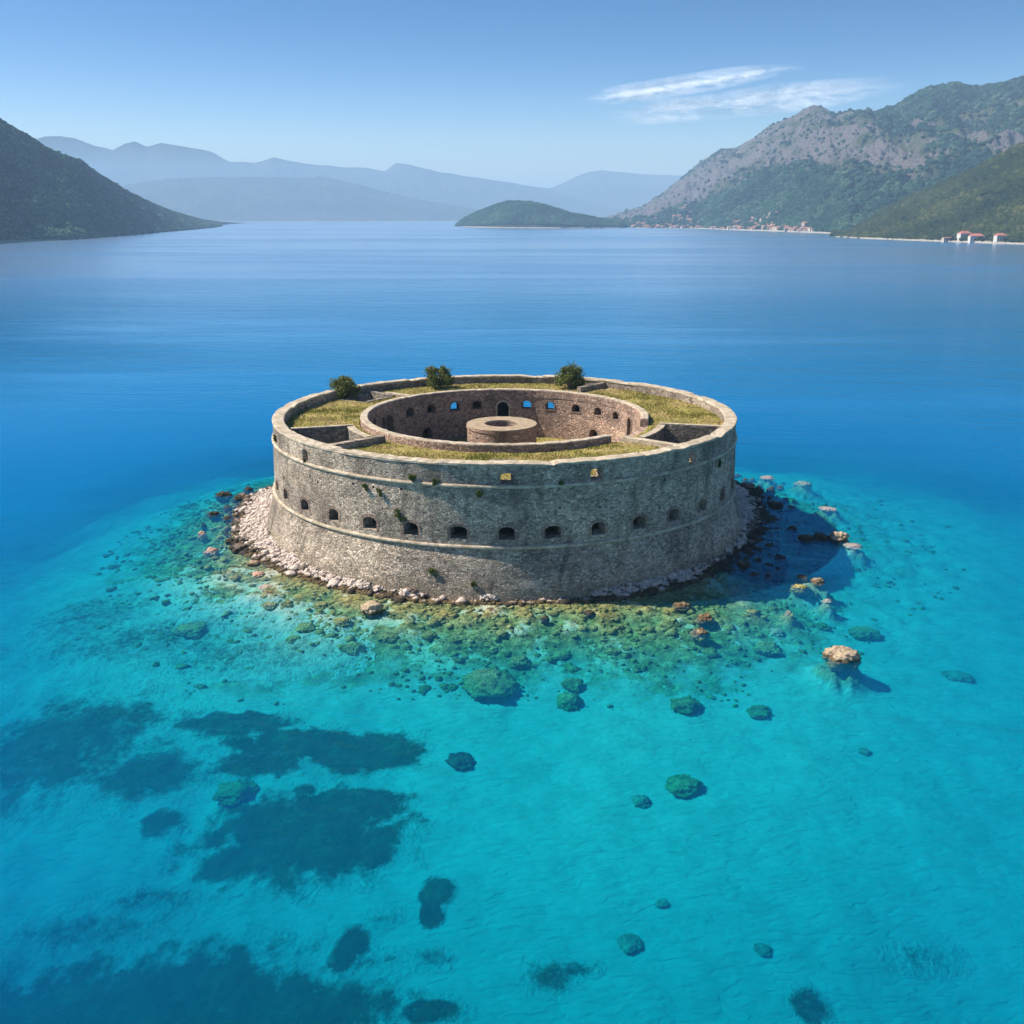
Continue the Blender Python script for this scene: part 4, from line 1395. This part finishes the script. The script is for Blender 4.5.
def hill(name, sky_pts, shore_pts, x0, x1, m, nu, nv, ridge=(1.25, 250), prof=0.9, gully=0.0, rough=0.0, gl=0.004, seed=0, jag=0.0, back=True, shore_j=0.0):
    xs = np.linspace(x0, x1, nu)
    ys = curve(sky_pts, xs) + jag * fbm(xs * 0.05 + seed, xs * 0 + seed, 5)
    yb = curve(shore_pts, xs)
    rows = []
    ds = np.array([at0[1] - CAM[1] for at0 in (ground(a, b) for a, b in zip(xs, yb))])
    ds = ds * (1 + shore_j * fbm(xs * 0.03 + seed, xs * 0 + 3.3, 5))
    S = np.stack([at_dist(a, 217 + 0 * a, d) for a, d in zip(xs, ds)]); S[:, 2] = 0
    Rg = np.stack([at_dist(a, b, d * ridge[0] + ridge[1]) for a, b, d in zip(xs, ys, ds)])
    Rg[:, 2] = np.maximum(Rg[:, 2], 1.0)
    v = np.linspace(0, 1, nv)[None, :]
    X = S[:, 0:1] + (Rg[:, 0:1] - S[:, 0:1]) * v
    Y = S[:, 1:2] + (Rg[:, 1:2] - S[:, 1:2]) * v
    H_ = Rg[:, 2:3]
    Z = H_ * v ** prof
    env = 4 * v * (1 - v) * (H_ > 0)
    if gully:
        g1 = fbm(X * gl + seed, v * 1.6 + Y * gl * .15, 5)
        g2 = 1 - np.abs(fbm(X * gl * 2.3 + 7 + seed, v * 2.2 + Y * gl * .3, 5)) * 2
        Z = Z + env * H_ * gully * (0.7 * g1 + 0.3 * (g2 - .5))
    if rough:
        Z = Z + np.minimum(env * 1.5, 1) * rough * fbm(X * .02, Y * .02, 5)
    Z = np.minimum(Z, CAM[2] + (H_ - CAM[2]) * (Y - CAM[1]) / (Rg[:, 1:2] - CAM[1]) - 0.0 + (1 - v) * 2 + 0 * Z) if False else Z
    front = np.stack([X, Y, Z], -1)
    skirt = np.stack([S[:, 0], S[:, 1] - 12, S[:, 2] - 9], -1)[:, None]
    allp = [skirt, front]
    if back:
        for q, hz in ((1.12, .86), (1.3, .5), (1.6, -0.05)):
            b = Rg.copy(); b[:, 1] = CAM[1] + (Rg[:, 1] - CAM[1]) * q; b[:, 0] = CAM[0] + (Rg[:, 0] - CAM[0]) * (1 + (q - 1) * .6); b[:, 2] = Rg[:, 2] * hz - (3 if hz < 0 else 0)
            allp.append(b[:, None])
    G = np.concatenate(allp, 1)
    nn, mm = G.shape[:2]
    ix = np.arange(nn * mm).reshape(nn, mm)
    F = np.stack([ix[:-1, :-1], ix[1:, :-1], ix[1:, 1:], ix[:-1, 1:]], -1).reshape(-1, 4)
    me = npmesh(name, G.reshape(-1, 3), F, True)
    o = tag(obj(name, me, m), kind='structure')
    return o, front, xs


def forest(name, front, n, size, m, wgt=None, seed=0, sub=1, vmin=0.015, flat=.85, jit=.22):
    rg = np.random.default_rng(seed)
    nu, nv = front.shape[:2]
    A_ = front[:-1, :-1]; B_ = front[1:, :-1]; C2 = front[:-1, 1:]
    area = np.linalg.norm(np.cross(B_ - A_, C2 - A_), axis=-1)
    vv = (np.arange(nv - 1) + .5) / (nv - 1)
    # nearer ground shows larger: weight by apparent size
    dist = np.linalg.norm(A_ - CAM, axis=-1)
    wt = area / dist ** 1.2 * (vv[None] > vmin) * (vv[None] < .985)
    if wgt is not None: wt = wt * wgt[:-1, :-1]
    c = np.cumsum(wt.ravel()); c /= c[-1]
    q = np.searchsorted(c, rg.random(n))
    i, j = np.unravel_index(q, wt.shape)
    a = rg.random((n, 1)); b = rg.random((n, 1))
    P = A_[i, j] + (B_[i, j] - A_[i, j]) * a + (C2[i, j] - A_[i, j]) * b
    S = rg.uniform(.6, 1.35, n) * size
    P[:, 2] += S * .35
    t = np.clip(.45 + .5 * fbm(P[:, 0] * .008, P[:, 1] * .008 + P[:, 2] * .01, 4) + rg.normal(0, .2, n), 0, 1)
    return scatter_blobs(name, P, S, m, sub, jit, flat, t)


def hillmat(name, g1, g2, g3, soil, rock=None, rockattr=False, scale=1.0):
    M = Mat(name)
    p = M.pos()
    n1 = M.noise(p, 0.012 * scale, 6, 0.65); n2 = M.noise(p, 0.06 * scale, 5, 0.7); n3 = M.noise(p, 0.25 * scale, 3, 0.7)
    c = M.ramp(n1, [(0.32, g1), (0.5, g2), (0.68, g3)])
    c = M.mix(M.remap(n2, 0.5, 0.66, 0, .8), c, g1)
    c = M.mix(M.remap(n2, 0.40, 0.30, 0, .5), c, soil)
    z = M.sep(p)[2]
    c = M.mix(M.remap(M.math('ADD', z, M.math('MULTIPLY', n2, 4.0)), 6.5, 3.5), c, (0.42, 0.36, 0.29))
    if rockattr:
        ra = M.attr('rock')
        ns = M.noise(M.vmath('MULTIPLY', p, (.022, .006, .007)), 1.0, 5, .65, .5)
        rr = M.math('ADD', ra, M.math('ADD', M.math('MULTIPLY', M.math('SUBTRACT', n2, .5), .7), M.math('MULTIPLY', M.math('SUBTRACT', ns, .5), 1.5)))
        rc = M.ramp(n3, [(0.3, tuple(.45 * a for a in rock)), (0.52, rock), (0.72, tuple(1.6 * a for a in rock))])
        c = M.mix(M.remap(rr, 0.30, 0.62, 0, .95), c, rc)
    h = M.math('ADD', n2, M.math('MULTIPLY', n3, .5))
    return M.bsdf(c, 1.0, M.bump(h, 14.0 / scale, 1.0), 0.0)


HILL_L = hillmat('wooded_hillside', (0.018, 0.030, 0.014), (0.034, 0.048, 0.021), (0.06, 0.07, 0.03), (0.13, 0.105, 0.07))
HILL_R = hillmat('olive_hillside', (0.02, 0.03, 0.01), (0.038, 0.05, 0.016), (0.07, 0.075, 0.025), (0.22, 0.17, 0.10))
MOUNT = hillmat('rocky_mountainside', (0.040, 0.055, 0.024), (0.062, 0.078, 0.034), (0.09, 0.10, 0.045), (0.15, 0.13, 0.09), (0.165, 0.14, 0.137), True, .6)
RANGE = hillmat('far_range', (0.045, 0.055, 0.035), (0.07, 0.08, 0.05), (0.11, 0.11, 0.08), (0.15, 0.14, 0.11), scale=.2)
FOREST_L = forestmat('dark_wood', (0.007, 0.022, 0.014), (0.019, 0.052, 0.031), (0.07, 0.115, 0.065))
FOREST_R = forestmat('olive_wood', (0.011, 0.019, 0.006), (0.030, 0.041, 0.011), (0.085, 0.088, 0.026))

# left headland
o, front, xs = hill('wooded_headland', [(-420, -120), (-250, 0), (0, 120), (23, 133), (50, 150), (80, 160), (100, 175), (126, 191), (156, 206), (186, 218), (206, 222.5), (219, 225.8), (222, 226.2)],
                    [(-420, 262), (-250, 254), (0, 242), (66, 240), (120, 236), (165, 232), (210, 228), (222, 226.4)], -420, 221, HILL_L, 420, 150, (1.22, 180), 1.0, .34, 9, .006, 3.1, .6, shore_j=.012)
FOREST_H = forestmat('headland_wood', (0.010, 0.030, 0.020), (0.030, 0.072, 0.047), (0.105, 0.155, 0.085))
forest('headland_wood', front, 75000, 4.2, FOREST_H, seed=3)
# nearer slope on the right
o, frontR, xsR = hill('olive_slope', [(833, 236.2), (848, 231), (882, 211), (915, 194), (959, 176), (989, 161), (1024, 142), (1150, 80), (1300, 10), (1400, -30)],
                      [(833, 236.6), (865, 238.6), (900, 240), (950, 241.8), (1024, 244.5), (1150, 249), (1300, 254), (1400, 258)], 833, 1400, HILL_R, 420, 150, (1.2, 150), .95, .16, 6, .006, 8.4, .5, shore_j=.010)
clear = 1 - np.exp(-(((xsR[:, None] - 990) / 22) ** 2 + ((np.linspace(0, 1, 150)[None] - .46) / .035) ** 2)) * 1.0
clear = clear * (1 - np.exp(-(((xsR[:, None] - 878) / 9) ** 2 + ((np.linspace(0, 1, 150)[None] - .22) / .12) ** 2)))
clear = clear * np.where((xsR[:, None] > 940) & (xsR[:, None] < 1010) & (np.linspace(0, 1, 150)[None] < .06), .12, 1)
forest('slope_wood', frontR, 65000, 4.0, FOREST_R, np.clip(clear, 0, 1), seed=4)
# wooded island in the middle of the bay
o, frontI, xsI = hill('wooded_island', [(456, 225.9), (462, 221), (473, 214.5), (489, 208), (500, 204), (509, 202), (529, 202), (546, 206), (572, 214.5), (599, 219), (632, 223.8), (641, 226)],
                      [(456, 226.2), (470, 227.2), (500, 227.9), (560, 228.3), (620, 228), (641, 226.6)], 456, 641, HILL_L, 220, 70, (1.06, 60), .62, .04, 2, .01, 1.2, .2, shore_j=.006)
forest('island_wood', frontI, 22000, 5.5, FOREST_L, seed=6, vmin=.05)
# the long rocky mountain
SKYM = [(606, 219), (615, 216), (640, 208), (659, 196), (680, 179), (700, 162), (720, 149), (737, 147), (752, 138.5), (769, 125.5), (791, 118), (803, 109), (814, 105), (823, 108), (835, 114.5), (851, 110), (875, 111.5), (895, 104), (908, 96), (922, 90), (940, 85), (952, 83), (970, 86), (989, 85), (1024, 77), (1150, 50), (1400, 30)]
SHM = [(606, 227.0), (640, 228), (700, 228.6), (740, 230.2), (800, 232.2), (850, 234.5), (865, 235), (1000, 236.5), (1400, 240)]
o, frontM, xsM = hill('rocky_mountain', SKYM, SHM, 606, 1400, MOUNT, 640, 260, (1.5, 500), 1.12, .30, 30, .0032, 5.7, 1.6, shore_j=.012)
vM = np.linspace(0, 1, 260)[None]
XM, YM, ZM = frontM[..., 0], frontM[..., 1], frontM[..., 2]
band = .85 * np.exp(-((vM - .55 - .05 * np.sin(XM * .004)) / .17) ** 2)
hump = np.exp(-((xsM[:, None] - 800) / 60) ** 2) * sstep(.35, .8, vM)
left_ = sstep(780, 690, xsM[:, None]) * sstep(.22, .5, vM)
rk = .42 * band + .42 * hump + .45 * left_ + .42 * fbm(XM * .006, YM * .0025 + ZM * .012, 5) + .20 * fbm(XM * .025, ZM * .02, 4) + .12
rk *= sstep(.10, .30, vM)
full = np.zeros((640, 260 + 4)); full[:, 1:261] = rk
attr(o.data, 'rock', full.ravel())
wM = np.clip(1 - sstep(.05, .42, rk), 0.012, 1)
for xa, xb, vb in ((630, 704, .20), (734, 780, .11), (786, 815, .06)):
    wM = wM * np.where((xsM[:, None] > xa) & (xsM[:, None] < xb) & (vM < vb), .22, 1)
forest('mountain_wood', frontM, 90000, 6.8, FOREST_L, wM, seed=7, flat=.8)
# pale ranges far up the bay
hill('far_range', [(-200, 165), (0, 150), (30, 141), (45, 136.5), (60, 136), (75, 138), (95, 146), (113, 150), (125, 143), (135, 141.5), (147, 147), (160, 143), (175, 145), (200, 149), (212, 152), (228, 161), (260, 175), (330, 190)], [(-200, 219.9), (330, 219.9)], -200, 330, RANGE, 260, 40, (1.1, 300), .9, .12, 25, .0012, 2.2, .8)
hill('far_range', [(60, 166), (85, 160), (150, 162), (240, 162), (255, 163), (265, 160), (273, 157), (285, 160), (300, 163), (340, 167), (360, 167), (385, 171), (395, 163.5), (410, 164.5), (440, 172), (500, 181), (545, 188), (575, 198), (610, 208), (660, 216)], [(60, 220.3), (660, 220.3)], 60, 660, RANGE, 300, 40, (1.1, 300), .9, .12, 20, .0012, 6.2, .8)
hill('far_range', [(500, 205), (545, 190), (560, 184), (575, 177), (590, 172), (602, 170), (620, 172), (640, 174), (680, 175.5), (720, 172), (800, 180)], [(500, 219.9), (800, 219.9)], 500, 800, RANGE, 200, 40, (1.1, 300), .9, .12, 20, .0012, 9.2, .8)
hill('far_range', [(60, 205), (120, 186), (170, 178), (230, 176.5), (300, 178), (320, 176.5), (340, 180), (400, 195), (440, 203), (470, 208), (520, 217.5)], [(60, 221.4), (520, 221.4)], 60, 520, RANGE, 260, 40, (1.12, 200), .9, .12, 14, .0014, 4.4, .8)

# ------------------------------------------------------------------ villages on the far shore
PLAST = [Mat('plaster') for _ in range(3)]
PL_C = [(0.44, 0.38, 0.32), (0.44, 0.33, 0.28), (0.52, 0.48, 0.43)]
PLM = []
for Mx, cc in zip(PLAST, PL_C):
    nz = Mx.noise(Mx.pos(), .6, 3); PLM.append(Mx.bsdf(Mx.mix(nz, tuple(.8 * q for q in cc), cc), .9))
M = Mat('roof_tiles'); nz = M.noise(M.pos(), .5, 3); TILE = M.bsdf(M.mix(nz, (0.30, 0.13, 0.095), (0.42, 0.21, 0.155)), .9)
M = Mat('red_roof_tiles'); nz = M.noise(M.pos(), .5, 3); TILE_R = M.bsdf(M.mix(nz, (0.34, 0.11, 0.085), (0.44, 0.17, 0.13)), .9)
M = Mat('dark_window'); GLASS = M.bsdf((0.03, 0.035, 0.045), .25, None, .5)


def house_meshes(w_, d_, h_, rh, hip=False):
    mb = MB()
    x, y = w_ / 2, d_ / 2
    mb.add([(-x, -y, -4), (x, -y, -4), (x, y, -4), (-x, y, -4), (-x, -y, h_), (x, -y, h_), (x, y, h_), (-x, y, h_)], [[0, 1, 5, 4], [1, 2, 6, 5], [2, 3, 7, 6], [3, 0, 4, 7], [4, 5, 6, 7], [3, 2, 1, 0]])
    e = .5
    rx = x * (.45 if hip else 1.0) + (0 if hip else e)
    rb = MB()
    rb.add([(-x - e, -y - e, h_ + .01), (x + e, -y - e, h_ + .01), (x + e, y + e, h_ + .01), (-x - e, y + e, h_ + .01), (-rx, 0, h_ + rh), (rx, 0, h_ + rh)],
           [[0, 1, 5, 4], [2, 3, 4, 5], [1, 2, 5], [3, 0, 4], [3, 2, 1, 0]])
    return mb, rb


protos = []
for i, (w_, d_, h_, rh) in enumerate([(11, 9, 6.5, 2.6), (14, 10, 7.5, 3), (9, 8, 5.5, 2.3), (17, 10, 8.5, 3)]):
    mb, rb = house_meshes(w_, d_, h_, rh)
    protos.append((npmesh('wall', mb.V, mb.F), npmesh('roof', rb.V, rb.F)))
pm = {}


def house(x, y, z, rz, k, pl, label, group, s=1.0):
    o = tag(empty('house', (x, y, z), rz), label, 'house', group)
    o.scale = (s, s, s)
    for nm, me, m in (('wall', protos[k][0], PLM[pl]), ('roof', protos[k][1], TILE)):
        key = (nm, k, pl)
        if key not in pm:
            mm = me.copy(); mm.name = nm; mm.materials.append(m); pm[key] = mm
        obj(nm, pm[key], None, o)
    return o


def on_front(front, xs, px, v):
    i = int(np.clip(np.searchsorted(xs, px), 1, len(xs) - 1)); j = int(np.clip(v * (front.shape[1] - 1), 0, front.shape[1] - 1))
    return front[i, j]


vr = random.Random(5)
def village(front, xs, x0, x1, v0, v1, n, label, group, s=1.0):
    for i in range(n):
        px = vr.uniform(x0, x1); v = v0 + (v1 - v0) * vr.random() ** 1.5
        q = on_front(front, xs, px, v)
        house(q[0], q[1], q[2], vr.uniform(-.5, .5), vr.randrange(4), vr.randrange(3), label, group, s * vr.uniform(.85, 1.25))


village(frontM, xsM, 630, 704, .008, .21, 84, 'small tile roofed house in the left village between the island and the bare shore', 'houses of the left village', .78)
village(frontM, xsM, 612, 655, .05, .10, 14, 'tiny house on the low slope just behind the wooded island', 'houses behind the island', 1.0)
village(frontM, xsM, 734, 780, .006, .12, 60, 'small pink walled house in the middle village at the foot of the mountain', 'houses of the middle village', .8)
village(frontM, xsM, 786, 815, .006, .07, 20, 'small house in the right village near the start of the olive slope', 'houses of the right village', 1.0)
village(frontM, xsM, 674, 700, .25, .27, 8, 'small house on the terrace above the left village', 'houses on the terrace above', 1.2)
village(frontM, xsM, 706, 733, .004, .012, 7, 'small waterfront house between the left and middle villages', 'houses on the waterfront', .9)


def villa(px, v, w_, d_, h_, rh, label, floors, rz=0.0, m=None):
    q = on_front(frontR, xsR, px, v)
    o = tag(empty('villa', q, rz), label, 'villa')
    mb, rb = house_meshes(w_, d_, h_, rh, True)
    wl = mb.build('wall', m or PLM[2], o); rb.build('roof', TILE_R, o)
    nwin = int(w_ // 4)
    for f in range(floors):
        for k in range(nwin):
            x = (k + .5 - nwin / 2) * w_ / nwin; z = (f + .5) * h_ / floors
            b = MB(); b.add([(x - .7, -d_ / 2 - .04, z - 1), (x + .7, -d_ / 2 - .04, z - 1), (x + .7, -d_ / 2 + .3, z - 1), (x - .7, -d_ / 2 + .3, z - 1), (x - .7, -d_ / 2 - .04, z + 1), (x + .7, -d_ / 2 - .04, z + 1), (x + .7, -d_ / 2 + .3, z + 1), (x - .7, -d_ / 2 + .3, z + 1)],
                            [[0, 1, 5, 4], [1, 2, 6, 5], [2, 3, 7, 6], [3, 0, 4, 7], [4, 5, 6, 7], [3, 2, 1, 0]])
            b.build('window', GLASS, o)
    return o


villa(966, .034, 19.2, 11.2, 8.1, 4.0, 'white villa with a red hipped roof, left of the two joined ones', 2, .12)
villa(978.5, .022, 21.6, 11.2, 6.8, 4.0, 'lower cream villa with a red roof between the other two villas', 2, -.08)
villa(1003, .036, 16.0, 9.6, 6.4, 3.7, 'separate villa with a red roof among trees, nearest the right edge', 2, .1)
villa(952, .016, 21.6, 8.0, 4.7, 1.0, 'long low tan building left of the white villa on the right shore', 1, .05, PLM[0])
# quay along the shore
M = Mat('shore_stone'); QUAY = M.bsdf(M.mix(M.noise(M.pos(), .12, 4), (0.20, 0.17, 0.13), (0.42, 0.37, 0.31)), .95)


def quay(name, front, xs, x0, x1, h, wid, label):
    ii = [i for i, x in enumerate(xs) if x0 <= x <= x1]
    V = []; F = []
    for k, i in enumerate(ii):
        q = front[i, 0]; hh_ = h * (1 + .5 * mnoise.noise((i * .31, 0, 0)))
        V += [(q[0], q[1] - 6, -1.5), (q[0], q[1] - 4, hh_), (q[0], q[1] + wid, hh_ + .4), (q[0], q[1] + wid, -1.5)]
    for k in range(len(ii) - 1):
        b = 4 * k
        for j in range(4): F.append([b + j, b + 4 + j, b + 4 + (j + 1) % 4, b + (j + 1) % 4])
    F.append([3, 2, 1, 0]); F.append([4 * (len(ii) - 1) + j for j in range(4)])
    o = obj(name, npmesh(name, V, F), QUAY); fix_normals(o)
    tag(o, kind='structure')


quay('shore', frontR, xsR, 836, 1390, 1.9, 10, '')
quay('shore', frontM, xsM, 690, 850, 2.6, 12, '')
quay('shore', frontI, xsI, 458, 560, 2.6, 8, '')

# ------------------------------------------------------------------ two streaks of cirrus, thin ice cloud above the haze
def cirrus(name, pts, yd, th, label, dens, seed):
    """pts: (px,py,half height px) along the streak"""
    n_ = 40; k = 14
    p = np.array(pts, float)
    xs = np.linspace(p[0, 0], p[-1, 0], n_)
    ys = np.interp(xs, p[:, 0], p[:, 1]); hs = np.interp(xs, p[:, 0], p[:, 2])
    V = []; F = []
    for x, y, h_ in zip(xs, ys, hs):
        c = at_dist(x, y, yd); s = yd / FPX
        for j in range(k):
            t = 2 * math.pi * j / k
            V.append((c[0], c[1] + th * math.cos(t) * (.3 + .7 * h_ / hs.max()), c[2] + s * h_ * math.sin(t)))
    for i in range(n_ - 1):
        for j in range(k): F.append([i * k + j, i * k + k + j, i * k + k + (j + 1) % k, i * k + (j + 1) % k])
    F.append(list(range(k))[::-1]); F.append([(n_ - 1) * k + j for j in range(k)])
    M = Mat('ice_cloud')
    geo = M.n('ShaderNodeNewGeometry'); pp = geo.outputs['Position']
    n1 = M.noise(M.vmath('MULTIPLY', M.vmath('ADD', pp, (seed * 900.0, 0, 0)), (0.0011, 0.0002, 0.006)), 1.0, 6, .62, .6)
    n2 = M.noise(M.vmath('MULTIPLY', M.vmath('ADD', pp, (seed * 500.0, 0, 0)), (0.004, 0.0004, 0.016)), 1.0, 4, .62, .6)
    al = M.remap(M.math('ADD', n1, M.math('MULTIPLY', M.math('SUBTRACT', n2, .5), .8)), .28, .68, 0, dens)
    dt = M.n('ShaderNodeVectorMath', operation='DOT_PRODUCT'); M.l(geo.outputs['Incoming'], dt.inputs[0]); M.l(geo.outputs['Normal'], dt.inputs[1])
    al = M.math('MULTIPLY', al, M.math('POWER', M.math('ABSOLUTE', dt.outputs['Value']), .8))
    gx_ = M.sep(M.n('ShaderNodeTexCoord').outputs['Generated'])[0]
    al = M.math('MULTIPLY', al, M.math('MULTIPLY', M.remap(gx_, 0.0, .25), M.remap(gx_, 1.0, .62)))
    df = M.n('ShaderNodeBsdfDiffuse'); df.inputs[0].default_value = (1, 1, 1, 1)
    tl = M.n('ShaderNodeBsdfTranslucent'); tl.inputs[0].default_value = (1, 1, 1, 1)
    m1 = M.n('ShaderNodeMixShader'); m1.inputs[0].default_value = .8; M.l(df.outputs[0], m1.inputs[1]); M.l(tl.outputs[0], m1.inputs[2])
    tp = M.n('ShaderNodeBsdfTransparent')
    m2 = M.n('ShaderNodeMixShader'); M.l(al, m2.inputs[0]); M.l(tp.outputs[0], m2.inputs[1]); M.l(m1.outputs[0], m2.inputs[2])
    M.l(m2.outputs[0], M.out.inputs['Surface'])
    o = obj(name, npmesh(name, V, F, True), M.m); fix_normals(o)
    tag(o, label, 'cloud')


cirrus('cirrus_cloud', [(575, 99, 2), (610, 96, 8), (660, 89, 9), (720, 79, 9), (770, 71, 6), (815, 66, 2)], 16000, 500, 'upper thin white streak of cloud, slanting up to the right', .55, 1)
cirrus('cirrus_cloud', [(600, 118, 3), (640, 113, 11), (700, 108, 11), (770, 100, 14), (840, 92, 12), (890, 86, 8), (915, 84, 2)], 16000, 500, 'lower and longer white streak of cloud behind the mountain top', .62, 2)
